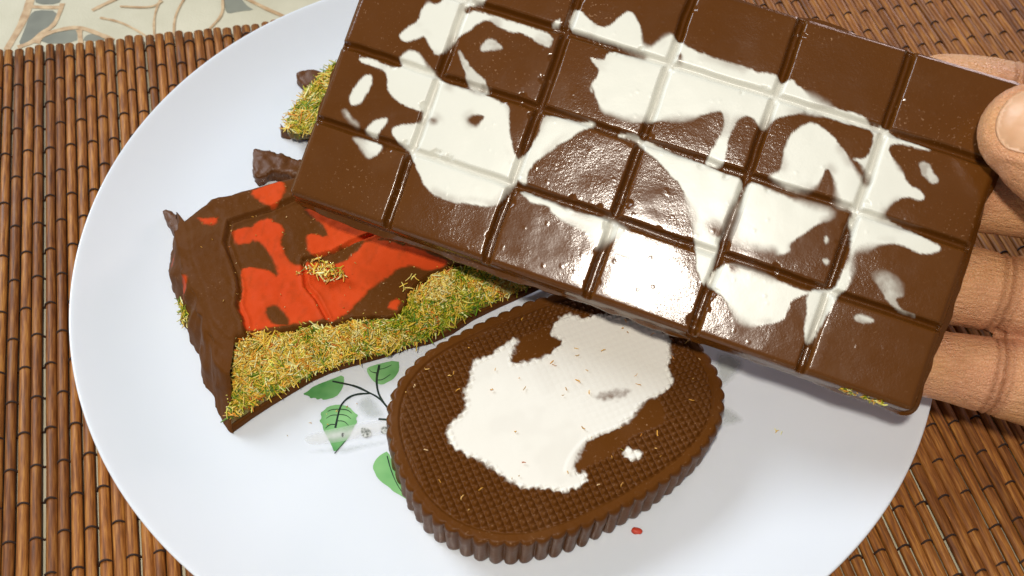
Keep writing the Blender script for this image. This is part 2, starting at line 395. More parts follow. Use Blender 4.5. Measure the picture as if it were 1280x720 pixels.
for i, q in enumerate(CLOTH_LINE):
    v, f = strip(q, [2.6, 1.6, 1.8, 1.8, 1.8, 1.4, .9, .8, .8, .9, 1.0, 1.6, 3.0][i], .15+.02*i)
    mesh('tan_outline', v, f, M_CTAN, cl, False)

# ------------------------------------------------------------------ bamboo placemat
mat_o = empty('placemat', (0, 0, 0), Matrix.Rotation(-MAT_A, 4, 'Z'))
tag(mat_o, 'brown bamboo stick placemat woven with dark thread under the white plate', 'placemat')
rs = np.random.RandomState(4)
def stick_mesh(k):
    r = np.random.RandomState(k); n = 36; sides = 10; Ln = 302.
    y = np.linspace(-Ln, 0, n); wob = np.cumsum(r.randn(n))*.015; wob -= np.linspace(wob[0], wob[-1], n)
    th = np.arange(sides)/sides*2*math.pi; V = []
    hw = [1.56, 1.5, 1.6, 1.42, 1.58, 1.66, 1.48, 1.54][k]*(1+.05*fbm(np.stack([y*.03, y*0+k], 1), k)); hh = 1.25
    for i in range(n):
        x = np.cos(th)*hw[i]; z = np.sin(th); z = np.where(z > 0, z*.85, z)*hh
        V += [(wob[i]+x[j], y[i], z[j]-1.2) for j in range(sides)]
    Fc = [[i*sides+j, i*sides+(j+1) % sides, (i+1)*sides+(j+1) % sides, (i+1)*sides+j] for i in range(n-1) for j in range(sides)]
    Fc += [list(range(sides))[::-1], [(n-1)*sides+j for j in range(sides)]]
    return mesh('bamboo_stick', V, Fc, M_BAMBOO, None, True, link=False)
SM = [stick_mesh(k) for k in range(8)]
SP, U0 = 3.39, -148.15
I0, I1 = -15, 118
upos = {}
for i in range(I0, I1):
    u = U0+SP*i+rs.uniform(-.2, .2); upos[i] = u
    o = bpy.data.objects.new('bamboo_stick', SM[rs.randint(8)]); COL.objects.link(o); o.parent = mat_o
    o.location = (u*U, (130-.045*max(0, u+148)+.00012*max(0, u+148)**2+rs.uniform(-.7, .7))*U, rs.uniform(-.12, .05)*U); o.rotation_euler[2] = rs.uniform(-.0012, .0012)
for k in range(-6, 23):
    v0 = 59.6-10.4*k; pts = []; par = k % 2
    for i in range(I0, I1):
        over = (i % 2 == 0) == (par == 0)
        dv = rs.uniform(-.35, .35); vv = v0-.035*0+dv
        if vv > 126: vv = 126
        u = upos[i]
        if over: pts += [(u-1.62, vv-.25, -1.5), (u-1.2, vv-.08, -.38), (u-.55, vv+.1, -.02), (u+.1, vv+.14, .08), (u+.7, vv+.08, -.06), (u+1.25, vv-.1, -.45), (u+1.62, vv-.2, -1.5)]
        else: pts += [(u, vv, -2.75)]
    V, Fc = tube(np.array(pts), .30, 5)
    mesh('binding_thread', V, Fc, M_THREAD, mat_o)

# ------------------------------------------------------------------ plate
plate = empty('plate'); tag(plate, 'round white opal glass plate with a green leaf print', 'plate')
prof = np.array([(0, 4), (40, 4), (84, 4), (94, 4.15), (102, 4.9), (109, 6.6), (115.5, 9.0), (120.5, 11.2), (123.4, 12.6), (124.6, 13.15), (125.2, 13.2), (125.5, 12.9), (125.4, 12.4), (124.2, 11.7), (118, 8.6), (110, 5.0), (102, 2.8), (94, 1.9), (84, 1.5), (72, 1.45), (70.5, .35), (69, .1), (66, .1), (64.5, .35), (63, 1.3), (0, 1.3)])
pr2 = chaikin(prof, 2, False); seg = 240; th = np.arange(seg)/seg*2*math.pi
pr2 = pr2[1:-1]
V = np.concatenate([[(0, 0, 4.)], np.stack([np.outer(pr2[:, 0], np.cos(th)), np.outer(pr2[:, 0], np.sin(th)), np.repeat(pr2[:, 1:], seg, 1)], 2).reshape(-1, 3), [(0, 0, 1.3)]])
n = len(pr2); Fc = [[0, 1+j, 1+(j+1) % seg] for j in range(seg)]
Fc += [[1+i*seg+j, 1+(i+1)*seg+j, 1+(i+1)*seg+(j+1) % seg, 1+i*seg+(j+1) % seg] for i in range(n-1) for j in range(seg)]
Fc += [[len(V)-1, 1+(n-1)*seg+(j+1) % seg, 1+(n-1)*seg+j] for j in range(seg)]
mesh('dish', V, Fc, M_PLATE, plate)
LEAVES=[[[-54.31,-48.44],[-52.86,-47.43],[-51.54,-45.61],[-46.75,-42.95],[-43.75,-41.19],[-43.24,-44.52],[-43.87,-46.8],[-44.89,-48.59],[-48.24,-49.9],[-48.67,-49.21],[-49.85,-49.89],[-50.42,-49.21],[-51.84,-49.62],[-52.15,-48.92]],[[-37.79,-39.15],[-36.97,-37.93],[-29.08,-34.94],[-28.46,-38.33],[-29.08,-40.28],[-29.89,-41.64],[-31.1,-42.49],[-32.58,-43.67],[-34.6,-43.25],[-36.48,-41.46]],[[-48.28,-56.26],[-47.67,-55.35],[-48.38,-53.76],[-47.42,-52.96],[-46.66,-51.66],[-43.91,-50.7],[-40.81,-51.16],[-39.07,-52.97],[-37.88,-53.59],[-38.51,-54.57],[-37.83,-55.73],[-38.5,-56.86],[-39.08,-59.38],[-40.02,-61.56],[-42.55,-65.59],[-43.91,-62.94],[-45.96,-59.96],[-46.81,-58.62],[-47.17,-57.24]],[[-31.96,-68.8],[-31.69,-67.08],[-30.94,-65.65],[-29.84,-64.53],[-28.39,-63.58],[-26.62,-67.68],[-24.19,-72.2],[-21.36,-75.28],[-21.24,-77.37],[-23.73,-76.0],[-25.68,-75.11],[-26.74,-74.07],[-29.07,-72.73],[-30.49,-71.38],[-31.16,-70.09]]]
STEMS=[[[-46.63,-43.69],[-44.96,-43.92],[-39.96,-44.61],[-35.79,-46.47],[-33.71,-47.4],[-31.55,-49.05],[-28.85,-52.46]],[[-35.64,-46.61],[-39.59,-47.17],[-41.93,-48.85],[-43.2,-51.15],[-43.46,-54.42],[-43.55,-57.99]],[[-34.28,-37.31],[-34.58,-41.89],[-33.54,-46.28],[-31.53,-49.2]],[[-32.27,-54.33],[-29.71,-54.33]],[[-43.58,-56.93],[-45.16,-57.07],[-46.22,-58.36]],[[-43.62,-55.87],[-41.54,-55.69],[-40.07,-56.99]],[[-43.58,-54.07],[-45.29,-54.22],[-46.51,-55.4]],[[-43.43,-53.84],[-41.18,-53.87],[-39.73,-54.96]],[[-43.22,-52.24],[-45.26,-52.41],[-46.41,-53.23]],[[-43.22,-52.24],[-41.11,-52.2],[-39.73,-53.24]],[[-34.21,-42.24],[-32.78,-42.11],[-30.75,-40.05]],[[-34.71,-40.02],[-36.38,-39.78],[-36.96,-38.92]],[[-34.53,-38.86],[-32.62,-38.32],[-30.81,-37.01]],[[-42.55,-65.59],[-41.31,-63.41],[-40.21,-61.58]],[[-28.51,-65.11],[-27.06,-69.08],[-24.64,-73.57],[-21.65,-76.95]]]
STRIP=[[-52.03,-61.53],[-49.14,-59.88],[-45.51,-58.87],[-38.23,-56.48],[-35.81,-55.56],[-28.97,-54.05],[-28.41,-58.48],[-35.17,-60.11],[-43.03,-62.51],[-49.73,-63.91]]
SMUDGES=[[[-50.67,-65.71],[-48.34,-64.69],[-44.14,-63.44],[-36.8,-61.99],[-28.26,-59.67],[-28.01,-61.6],[-33.44,-63.45],[-37.64,-64.83],[-39.35,-66.01],[-43.16,-65.64],[-48.67,-66.44]],[[-38.79,-48.21],[-35.84,-46.11],[-31.44,-49.92],[-29.81,-52.54],[-30.21,-54.37],[-35.18,-55.51],[-38.06,-53.24],[-39.41,-50.6]],[[60.4,-24.03],[65.59,-23.57],[71.57,-27.24],[64.97,-35.45],[61.86,-36.87]],[[61.65,-41.45],[65.61,-42.24],[69.84,-46.35],[65.27,-48.39],[61.27,-49.5]]]
MARKS=[[[-36.77,-57.78],[-35.9,-57.21],[-34.91,-57.41],[-33.87,-58.03],[-33.47,-59.61],[-34.82,-60.36],[-35.92,-60.17]],[[-31.49,-56.83],[-29.67,-56.11],[-29.04,-58.54],[-30.9,-58.9]],[[-41.71,-59.6],[-41.01,-59.19],[-40.57,-60.42],[-41.4,-60.77]]]
def soft_flat(name, poly, z, mat, parent, fade):
    q = chaikin(poly, 2); q = resample(np.concatenate([q, q[:1]]), 90)[:-1]; v, f, n_ = sheet(q, .7)
    e_ = sstep(0, fade, np.abs(sdpoly(v, q))); f = [t if np.cross(v[t[1]]-v[t[0]], v[t[2]]-v[t[0]]) > 0 else t[::-1] for t in f]
    return mesh(name, np.concatenate([v, np.full((len(v), 1), z)], 1), f, mat, parent, False, {'edge': e_})
for i, q in enumerate(SMUDGES): soft_flat('printed_petal', q, 4.05+.01*i, M_SMUDGE, plate, 2.6)
for i, q in enumerate(LEAVES): flat('printed_leaf', q, 4.12, M_LEAFB if i == 3 else M_LEAF, plate, 1)
for i, q in enumerate(STEMS):
    v, f = strip(q, .62 if i < 4 else .34, 4.15+.004*i, i >= 4); mesh('printed_stem', v, f, M_STEM, plate, False)
soft_flat('printed_band', STRIP, 4.26, M_STRIP, plate, 2.2)
for q in MARKS: flat('printed_mark', q, 4.29, M_MARK, plate, 1)

# ------------------------------------------------------------------ held marbled bar (built in its own frame, x along columns, y down rows)
BAR_WHITE=[[[18.25,24.46],[17.19,26.6],[17.68,29.84],[15.93,31.97],[13.52,35.44],[15.07,36.54],[18.71,35.17],[20.26,33.11],[22.02,34.81],[23.71,36.3],[25.05,37.46],[26.61,36.74],[27.7,33.47],[30.16,30.23],[32.34,26.85],[34.88,24.49],[36.44,24.45],[38.64,25.56],[42.5,25.69],[44.44,24.86],[47.55,25.45],[52.48,26.79],[53.47,26.47],[53.46,22.7],[41.49,22.88],[30.27,23.0],[29.61,24.33],[28.58,23.98],[27.73,22.89],[29.83,21.79],[33.07,20.11],[32.47,17.83],[22.51,20.44],[21.88,23.12],[20.53,24.44]],[[5.22,44.41],[6.79,45.5],[9.72,45.25],[12.79,45.4],[14.63,46.63],[15.52,49.05],[17.16,51.0],[19.12,51.95],[23.15,52.9],[26.3,52.78],[27.12,52.51],[27.59,55.05],[25.84,56.51],[22.98,57.44],[20.61,59.11],[21.35,61.12],[24.07,62.92],[26.96,63.31],[28.1,65.17],[31.38,67.88],[33.9,71.05],[37.59,72.48],[42.26,72.91],[49.08,71.28],[53.33,70.73],[54.75,68.49],[55.49,65.6],[57.02,62.45],[56.19,57.66],[54.15,55.69],[51.54,52.13],[49.44,47.5],[48.69,44.19],[46.34,43.85],[42.7,43.68],[38.62,42.99],[37.47,42.91],[35.37,43.36],[30.47,43.59],[27.64,42.7],[25.55,41.34],[23.6,40.39],[21.64,38.76],[19.27,37.93],[17.54,38.25],[16.34,39.98],[15.75,41.52],[17.23,42.41],[16.85,43.89],[14.28,43.8],[10.31,43.7],[7.3,43.75]],[[57.02,62.45],[59.67,62.44],[58.69,59.69],[59.61,56.09],[62.57,52.03],[66.16,47.34],[68.8,44.28],[71.19,42.4],[71.16,41.1],[68.75,41.66],[62.77,42.73],[58.15,43.34],[57.66,45.05],[58.1,47.55],[57.65,51.23],[56.71,54.18],[55.16,56.02],[54.81,58.78]],[[30.2,34.71],[31.34,34.12],[33.24,36.21],[36.21,38.18],[39.56,39.34],[41.58,41.82],[42.15,43.42],[38.58,44.12],[36.17,42.44],[34.71,40.89],[34.75,39.76],[32.16,37.0]],[[35.74,32.51],[36.88,28.79],[39.12,28.76],[41.24,29.66],[41.4,30.73],[37.17,32.73]],[[8.2,48.68],[10.54,47.48],[11.29,49.5],[10.98,53.67],[10.06,56.23],[7.78,56.96],[6.61,55.08],[7.02,51.77]],[[13.7,62.27],[15.28,59.05],[18.21,56.97],[18.99,57.84],[17.97,61.33],[17.33,63.33],[15.38,63.07]],[[6.15,58.85],[7.19,58.51],[9.47,60.26],[11.93,61.27],[11.46,61.87],[9.15,61.27],[7.09,60.13]],[[10.77,65.03],[14.03,64.42],[19.98,64.26],[19.89,66.54],[18.02,68.95],[16.64,68.96],[13.95,66.69]],[[55.68,14.02],[57.43,14.59],[60.72,16.45],[63.26,17.43],[65.57,17.15],[67.05,15.14],[68.12,12.6],[69.41,11.32],[71.18,11.43],[73.06,13.71],[74.67,15.84],[75.63,17.96],[76.95,18.64],[78.63,17.89],[79.95,15.5],[81.6,13.45],[83.82,14.29],[84.53,14.5],[86.43,15.65],[89.98,16.06],[93.71,16.4],[97.86,16.18],[101.42,16.13],[105.81,16.68],[107.25,16.0],[110.96,15.9],[111.8,17.14],[113.18,16.91],[113.97,15.58],[116.49,16.92],[119.32,17.95],[122.94,18.92],[127.71,19.72],[131.89,18.8],[134.85,19.75],[135.96,20.66],[137.73,20.5],[140.29,20.31],[142.06,21.42],[146.13,21.56],[150.35,21.65],[152.34,22.25],[149.16,22.88],[142.99,23.01],[141.93,25.26],[143.89,26.93],[146.95,29.5],[149.69,32.37],[152.76,32.6],[154.39,33.94],[153.27,35.36],[150.5,34.82],[147.7,37.23],[146.34,39.79],[146.18,41.73],[151.55,42.22],[159.03,43.84],[162.43,44.56],[160.02,46.84],[156.87,47.5],[153.1,46.92],[148.97,47.7],[145.26,50.44],[142.68,51.74],[142.47,54.13],[144.08,57.76],[143.88,60.77],[142.71,63.9],[141.9,66.91],[140.99,72.04],[139.97,77.43],[139.19,78.12],[137.07,74.26],[136.59,69.82],[135.09,66.56],[135.97,64.36],[138.7,63.41],[141.11,62.15],[141.32,59.14],[142.16,53.81],[140.13,47.15],[138.46,44.56],[139.49,44.0],[138.92,42.29],[135.39,42.64],[134.07,39.91],[132.06,36.35],[129.94,34.3],[129.34,34.92],[129.25,37.71],[128.3,40.36],[125.49,42.36],[120.85,42.0],[117.48,41.21],[116.84,40.57],[118.94,38.8],[118.83,36.06],[118.1,32.67],[118.84,28.16],[121.47,24.95],[124.88,24.69],[129.23,26.68],[132.7,29.15],[136.61,32.94],[140.11,35.57],[140.27,33.62],[137.37,30.99],[134.25,30.12],[137.29,29.54],[138.31,27.72],[138.14,24.18],[137.08,22.2],[136.28,21.61],[129.41,22.36],[125.83,22.04],[119.76,22.94],[117.41,23.91],[113.39,26.72],[112.56,29.78],[110.17,29.49],[108.76,27.8],[106.11,28.01],[104.63,30.43],[104.39,35.24],[105.14,38.65],[105.58,42.38],[100.78,43.11],[100.94,41.12],[101.82,36.95],[102.4,33.1],[101.31,28.7],[99.16,29.18],[94.75,32.34],[89.86,34.8],[84.48,36.55],[81.72,37.88],[79.79,38.51],[74.9,38.13],[71.43,38.16],[69.01,34.99],[66.86,32.61],[67.82,34.72],[66.82,33.72],[67.1,31.43],[67.65,29.27],[67.5,28.22],[65.83,27.21],[64.09,26.0],[64.22,25.74],[67.25,25.66],[68.02,24.75],[67.92,22.58],[72.11,22.14],[77.52,21.53],[76.79,20.66],[70.51,20.67],[65.04,20.62],[55.42,20.76]],[[76.8,42.32],[80.87,40.99],[83.86,41.54],[92.49,42.39],[100.02,42.72],[106.8,43.48],[111.89,43.71],[111.59,48.95],[111.04,53.41],[110.85,57.75],[111.17,62.34],[111.47,69.27],[110.69,71.89],[109.75,71.57],[107.7,68.66],[106.13,65.35],[103.71,59.54],[101.95,56.27],[99.35,52.42],[96.44,49.51],[93.68,48.27],[89.08,45.47],[84.74,44.08],[81.93,42.17],[79.35,42.8]],[[112.51,43.08],[119.7,44.09],[127.0,44.4],[134.18,43.89],[134.52,46.1],[132.04,48.42],[128.42,53.46],[127.15,55.16],[127.92,57.44],[125.6,59.08],[124.29,57.63],[120.22,59.02],[117.37,59.15],[114.01,59.66],[112.93,58.32],[112.47,52.71],[112.38,46.97]],[[112.92,66.21],[114.71,64.74],[119.31,64.86],[126.73,64.83],[134.1,65.43],[136.23,65.11],[133.45,67.13],[131.76,68.78],[132.16,71.16],[132.24,73.24],[130.25,75.2],[125.62,77.89],[122.91,77.8],[119.8,76.56],[117.03,73.93],[114.77,72.81],[112.45,72.13],[110.81,70.99],[111.51,68.19]],[[58.12,64.28],[61.02,63.75],[66.23,64.19],[72.79,64.82],[78.83,64.09],[83.15,63.49],[88.2,65.03],[87.08,66.71],[84.99,68.72],[82.66,71.9],[81.04,71.58],[78.99,69.46],[76.12,68.7],[72.27,68.27],[68.06,66.86],[66.72,65.56],[63.25,66.29],[60.4,65.71]],[[86.39,71.48],[86.73,68.77],[88.95,67.15],[91.57,67.33],[93.52,69.25],[92.4,70.93],[89.54,71.91]],[[147.51,67.44],[148.88,66.13],[152.3,66.17],[152.31,67.42],[148.67,68.49]],[[148.23,56.33],[151.08,54.09],[154.09,55.34],[157.76,58.64],[155.45,59.45],[156.61,61.75],[162.61,62.54],[159.18,62.92],[154.52,62.06],[151.68,58.89]],[[149.86,26.22],[151.53,25.25],[153.96,27.17],[156.37,29.09],[155.07,30.57],[152.06,29.27]],[[134.33,50.39],[135.61,50.58],[136.12,52.1],[135.4,52.98]],[[135.62,56.06],[137.75,55.75],[137.41,57.76]],[[51.34,20.48],[52.78,18.92],[53.36,18.07],[53.76,21.06]]]
BAR_HOLE=[[[39.06,50.43],[40.18,49.17],[42.8,48.32],[42.9,49.85],[42.2,51.63],[40.79,52.09],[39.22,51.49]],[[29.28,54.05],[30.63,53.39],[31.73,53.92],[30.73,54.92]],[[85.18,18.23],[86.01,17.53],[86.62,19.3],[85.99,19.94]],[[106.83,57.62],[108.07,56.34],[110.15,56.92],[111.17,58.07],[110.0,59.53],[108.05,59.34]],[[114.77,64.93],[116.45,64.36],[117.52,65.05],[116.73,66.39],[115.23,66.27]],[[63.45,33.48],[64.03,32.63],[64.97,33.43],[64.26,34.54]]]
BM = Matrix(((BAR_X[0], BAR_Y[0], BAR_Z[0], 0), (BAR_X[1], BAR_Y[1], BAR_Z[1], 0), (BAR_X[2], BAR_Y[2], BAR_Z[2], 0), (0, 0, 0, 1)))
BMn = np.array([BAR_X, BAR_Y, BAR_Z]); BOn = np.array(BAR_O)
def bar_world(P): return BOn+np.asarray(P, float)@BMn
bar = empty('chocolate_bar', (0, 0, 0))
tag(bar, 'large gridded chocolate bar with white marbling held up over the plate', 'chocolate bar')
LX, LY = 6*CW, 4*CHH
st = .37; nx, ny = int(LX/st)+1, int(LY/st)+1
X, Y = np.meshgrid(np.linspace(0, LX, nx), np.linspace(0, LY, ny)); P2 = np.stack([X.ravel(), Y.ravel()], 1)
rc = 1.9                                                # rounded corners
q = P2.copy(); cxy = np.array([LX/2, LY/2]); s = np.sign(q-cxy); a = np.abs(q-cxy)-(cxy-rc)
inb = (a > 0).all(1); aa = a[inb]/rc; mx = aa.max(1); hy = np.linalg.norm(aa, axis=1)
an = aa*(mx/np.maximum(hy, 1e-9))[:, None]; q[inb] = cxy+s[inb]*((cxy-rc)+an*rc)
P2 = q
wob = np.stack([fbm(P2*.12, 11), fbm(P2*.12, 12)], 1)*.18
D = np.zeros(len(P2))
def groove(d, hwid, flatw, depth): return depth*(1-sstep(flatw, hwid, d))
for k in range(1, 6): D = np.maximum(D, groove(np.abs(P2[:, 0]+wob[:, 0]-k*CW), 1.55, .36, 2.3))
for k in range(1, 4): D = np.maximum(D, groove(np.abs(P2[:, 1]+wob[:, 1]-k*CHH), 1.38, .32, 2.1))
e = np.minimum(np.minimum(P2[:, 0], LX-P2[:, 0]), np.minimum(P2[:, 1], LY-P2[:, 1]))
cellx = np.abs(((P2[:, 0]/CW) % 1)-.5)*2; celly = np.abs(((P2[:, 1]/CHH) % 1)-.5)*2
h = -D-.8*(1-np.clip(e/1.3, 0, 1))**2+.10*fbm(P2*.07, 3)-.12*(np.maximum(cellx, celly)**8)*(D < .05)
# white marbling
sd = np.full(len(P2), 9.)
warp = P2+np.stack([fbm(P2*.5, 21), fbm(P2*.5, 22)], 1)*.16
thin = np.full(len(P2), 9.)
for i, poly in enumerate(BAR_WHITE):
    sp_ = sdpoly(warp, chaikin(poly, 2)); sd = np.minimum(sd, sp_)
    if i in (3, 4, 7, 15, 16, 17, 18, 19): thin = np.minimum(thin, sp_)
for poly in BAR_HOLE: sd = np.maximum(sd, -sdpoly(warp, chaikin(poly, 2)))
ew = .25+1.9*sstep(.1, 1.0, fbm(P2*.09, 35, 2))
white = 1-sstep(-1.0, .8, (sd+.12*fbm(P2*1.5, 31))/ew)
white *= 1-(.22+.30*np.clip(fbm(P2*.5, 32)+.2, 0, 1))*(1-sstep(-.3, .8, thin))
white *= 1-.10*np.clip(D/2, 0, 1)
white *= 1-.35*sstep(.1, .9, fbm(P2*.16, 33, 2))*sstep(-2.6, -.4, sd)     # thin, milky places
h += np.clip(D, 0, 9)*.48*white
# chips and pits
rs = np.random.RandomState(8)
for _ in range(70):
    if rs.rand() < .93:
        cx0, cy0 = (rs.randint(1, 6)*CW+rs.choice([-1, 1])*1.5, rs.uniform(2, LY-2)) if rs.rand() < .5 else (rs.uniform(2, LX-2), rs.randint(1, 4)*CHH+rs.choice([-1, 1])*1.4)
    else: cx0, cy0 = rs.uniform(2, LX-2), rs.uniform(2, LY-2)
    rr = rs.uniform(.35, 1.1); d = np.hypot((P2[:, 0]-cx0)*rs.uniform(.6, 1.2), P2[:, 1]-cy0)
    h -= .45*rr*(1-sstep(.5*rr, rr, d+.5*rr*vnoise(P2*1.9, 40)))
for _ in range(300):                                    # tiny crumbs stuck on
    cx0, cy0 = rs.uniform(2, LX-2), rs.uniform(2, LY-2)
    rr = rs.uniform(.25, .5); d = np.hypot(P2[:, 0]-cx0, P2[:, 1]-cy0); h += .22*rr*(1-sstep(.2*rr, rr, d))
V = np.concatenate([P2, h[:, None]], 1)
Fc = [[r*nx+k, (r+1)*nx+k, (r+1)*nx+k+1, r*nx+k+1] for r in range(ny-1) for k in range(nx-1)]
loop = list(range(nx))+[r*nx+nx-1 for r in range(1, ny)]+[(ny-1)*nx+k for k in range(nx-2, -1, -1)]+[r*nx for r in range(ny-2, 0, -1)]
Bd = P2[loop]; inner = np.clip(Bd, [rc, rc], [LX-rc, LY-rc]); On = Bd-inner; On /= np.maximum(np.linalg.norm(On, axis=1), 1e-9)[:, None]
fl = fbm(Bd*.05, 51)*1.0+fbm(Bd*.22, 52)*.22-.25*(Bd[:, 0] < 2)
rows = [(.22, -.5, .55), (.55, -2.2, .15), (1.0, -5.0, 0), (1.2, -5.6, 0), (2.1, -6.0, 1), (2.25, -6.7, 1), (1.6, -7.4, .6)]
nl = len(loop); Vs = [V]; wl = [white]; prev = loop; base = len(V)
for (off, z, kf) in rows:
    kk = kf if z < -5.8 else 0
    pz = z+(h[loop]*kf if z > -3 else 0)+(fl*.25 if kk else 0)
    ring = np.concatenate([Bd+On*(off+np.clip(fl, -.9, 1.2)*kk)[:, None], np.broadcast_to(np.asarray(pz, float), (nl,))[:, None]], 1)
    Vs.append(ring); wl.append(white[loop]*(.8 if z > -1 else .25 if z > -3 else 0)); ids = list(range(base, base+nl)); base += nl
    Fc += [[prev[j], prev[(j+1) % nl], ids[(j+1) % nl], ids[j]] for j in range(nl)]; prev = ids
Vs.append(np.array([[LX/2, LY/2, -7.4]])); wl.append(np.zeros(1)); Fc += [[prev[j], prev[(j+1) % nl], base] for j in range(nl)]
V = np.concatenate(Vs); white = np.concatenate(wl)
Fc = [f[::-1] for f in Fc]
Vw = bar_world(V)
vol = np.cross(Vw[Fc[0][1]]-Vw[Fc[0][0]], Vw[Fc[0][2]]-Vw[Fc[0][0]])
if vol@np.array(BAR_Z) < 0: Fc = [f[::-1] for f in Fc]
split_parts('bar_body', 'white_swirl', Vw, Fc, white, .55, M_BAR, bar, 60, {'white': white})
# filling that peeks out at the lower right corner
pc = np.array([[LX-11+rs.uniform(-6, 5), LY+.3+rs.uniform(-1.0, .8), -2.6+rs.uniform(-1.8, 1.2)] for _ in range(60)])
tag(strand_obj('kataifi_filling', bar_world(pc), np.tile(BMn[1], (60, 1)), 190, 3, bar, length=(1.0, 2.6), rad=(.16, .30), lift=.2, spread=.1), None, None, None, 'stuff')

# ------------------------------------------------------------------ oval fluted bar
OVAL_WHITE=[[[-16.62,20.24],[-11.65,20.38],[-4.77,21.95],[-0.69,23.25],[-4.23,18.85],[-6.59,16.23],[-2.89,14.75],[4.56,14.62],[10.0,16.8],[8.95,18.67],[7.61,19.94],[8.14,21.94],[11.54,24.31],[15.71,24.92],[18.1,21.71],[23.41,21.86],[29.08,17.35],[34.72,12.86],[38.03,7.83],[36.0,2.79],[33.03,-0.33],[31.84,-6.19],[26.64,-7.56],[22.9,-7.43],[20.17,-9.05],[15.88,-11.35],[10.4,-12.44],[5.78,-11.89],[1.43,-13.38],[-1.61,-15.99],[-3.61,-18.97],[-1.12,-21.23],[-3.1,-22.91],[-5.81,-23.66],[-9.88,-22.37],[-13.44,-19.94],[-17.59,-18.86],[-19.85,-16.09],[-22.45,-11.32],[-23.76,-8.9],[-25.85,-5.53],[-28.62,-3.77],[-30.02,-0.0],[-29.72,3.76],[-27.82,5.62],[-24.38,6.88],[-21.69,9.15],[-21.78,11.9],[-19.01,14.9]],[[10.03,-18.66],[12.12,-18.01],[12.96,-19.85],[14.7,-21.29],[13.77,-22.4],[11.73,-21.57],[9.98,-20.86]],[[-3.83,-20.01],[-1.82,-20.1],[-1.24,-21.78],[-2.82,-22.94],[-5.11,-22.72]]]
OVAL_HOLE=[[[10.51,-0.8],[14.74,-1.13],[19.05,-2.58],[20.22,-4.02],[16.91,-4.34],[13.79,-4.31],[10.67,-3.05]]]
OVAL_SMOOTH=[[[-0.69,23.25],[-6.59,16.23],[-2.89,14.75],[4.56,14.62],[10.0,16.8],[8.95,18.67],[7.61,19.94],[8.99,23.83],[3.31,23.12]],[[22.83,-6.92],[26.17,-8.26],[26.31,-11.47],[24.57,-15.44],[19.99,-15.9],[15.18,-15.48],[11.55,-17.03],[6.49,-18.71],[1.52,-18.9],[-3.69,-19.7],[-7.14,-18.3],[-0.2,-12.28],[7.2,-11.5],[15.6,-11.83]]]
OVAL_OUT=[[9.05,33.45],[-3.13,32.15],[-13.97,30.46],[-25.03,28.18],[-31.88,26.01],[-37.72,20.62],[-41.79,14.23],[-44.1,7.12],[-44.8,0.31],[-43.87,-8.38],[-40.98,-17.17],[-37.51,-22.43],[-31.09,-28.63],[-23.77,-32.51],[-14.36,-33.26],[-0.8,-33.13],[12.32,-31.03],[26.89,-26.56],[35.84,-22.17],[42.54,-15.57],[45.22,-9.99],[46.06,-2.69],[43.8,3.79]]
ov = empty('oval_chocolate', (15.57, -53.37, 4.05), Matrix.Rotation(math.atan2(.45, .89), 4, 'Z'))
tag(ov, 'thick oval chocolate with fluted sides, waffled top and a white patch, flat on the plate', 'chocolate')
NA, NR = 1160, 165; A_, B_, E_ = 45.3, 32.8, 2.5; HT = 14.2
th = np.arange(NA)/NA*2*math.pi; r0 = (np.abs(np.cos(th)/A_)**E_+np.abs(np.sin(th)/B_)**E_)**(-1/E_)
oo = np.array(OVAL_OUT); ta = np.arctan2(oo[:, 1], oo[:, 0]) % (2*math.pi); ra = np.hypot(oo[:, 0], oo[:, 1])
r_e = (np.abs(np.cos(ta)/A_)**E_+np.abs(np.sin(ta)/B_)**E_)**(-1/E_); od = np.argsort(ta); k_ = ra[od]/r_e[od]
f_ = np.interp(th, np.concatenate([ta[od]-2*math.pi, ta[od], ta[od]+2*math.pi]), np.tile(k_, 3))
kw_ = np.exp(-(np.arange(-150, 151)/55.)**2); kw_ /= kw_.sum(); f_ = np.convolve(np.tile(f_, 3), kw_, 'same')[NA:2*NA]; r0 = r0*f_
o2 = np.stack([r0*np.cos(th), r0*np.sin(th)], 1); sl = np.concatenate([[0], np.cumsum(np.linalg.norm(np.diff(np.concatenate([o2, o2[:1]]), axis=0), axis=1))]); per = sl[-1]; sl = sl[:-1]
NF = 64; ph = sl/per*NF; flute = np.abs(np.sin(ph*math.pi))**.55-.70
rows_r = np.linspace(0, 1, NR)[1:]**.85
rim = (r0[None]*rows_r[:, None]); edge = sstep(.955, 1.0, rows_r)
rim = rim+(edge[:, None]*flute[None])*1.0
PX = np.concatenate([[[0, 0]], np.stack([rim*np.cos(th), rim*np.sin(th)], 2).reshape(-1, 2)])
fr = np.concatenate([[0], np.repeat(rows_r, NA)]); dist_edge = (1-fr)*np.concatenate([[30.], np.tile(r0, NR-1)])
sdw = np.full(len(PX), 9.); wp = PX+np.stack([fbm(PX*.6, 61), fbm(PX*.6, 62)], 1)*.45
for poly in OVAL_WHITE: sdw = np.minimum(sdw, sdpoly(wp, chaikin(poly, 2)))
holed = np.full(len(PX), 9.)
for poly in OVAL_HOLE: holed = np.minimum(holed, sdpoly(wp, chaikin(poly, 2)))
sm = np.full(len(PX), 9.)
for poly in OVAL_SMOOTH: sm = np.minimum(sm, sdpoly(PX, chaikin(poly, 2)))
pitch = 1.84
wx = PX[:, 0]+.15*fbm(PX*.1, 71); wy = PX[:, 1]+.15*fbm(PX*.1, 72)
bumps = (np.abs(np.sin(math.pi*wx/pitch)*np.sin(math.pi*wy/pitch)))**.75
zone = sstep(3.2, 4.1, dist_edge)*sstep(-.6, .6, sm)
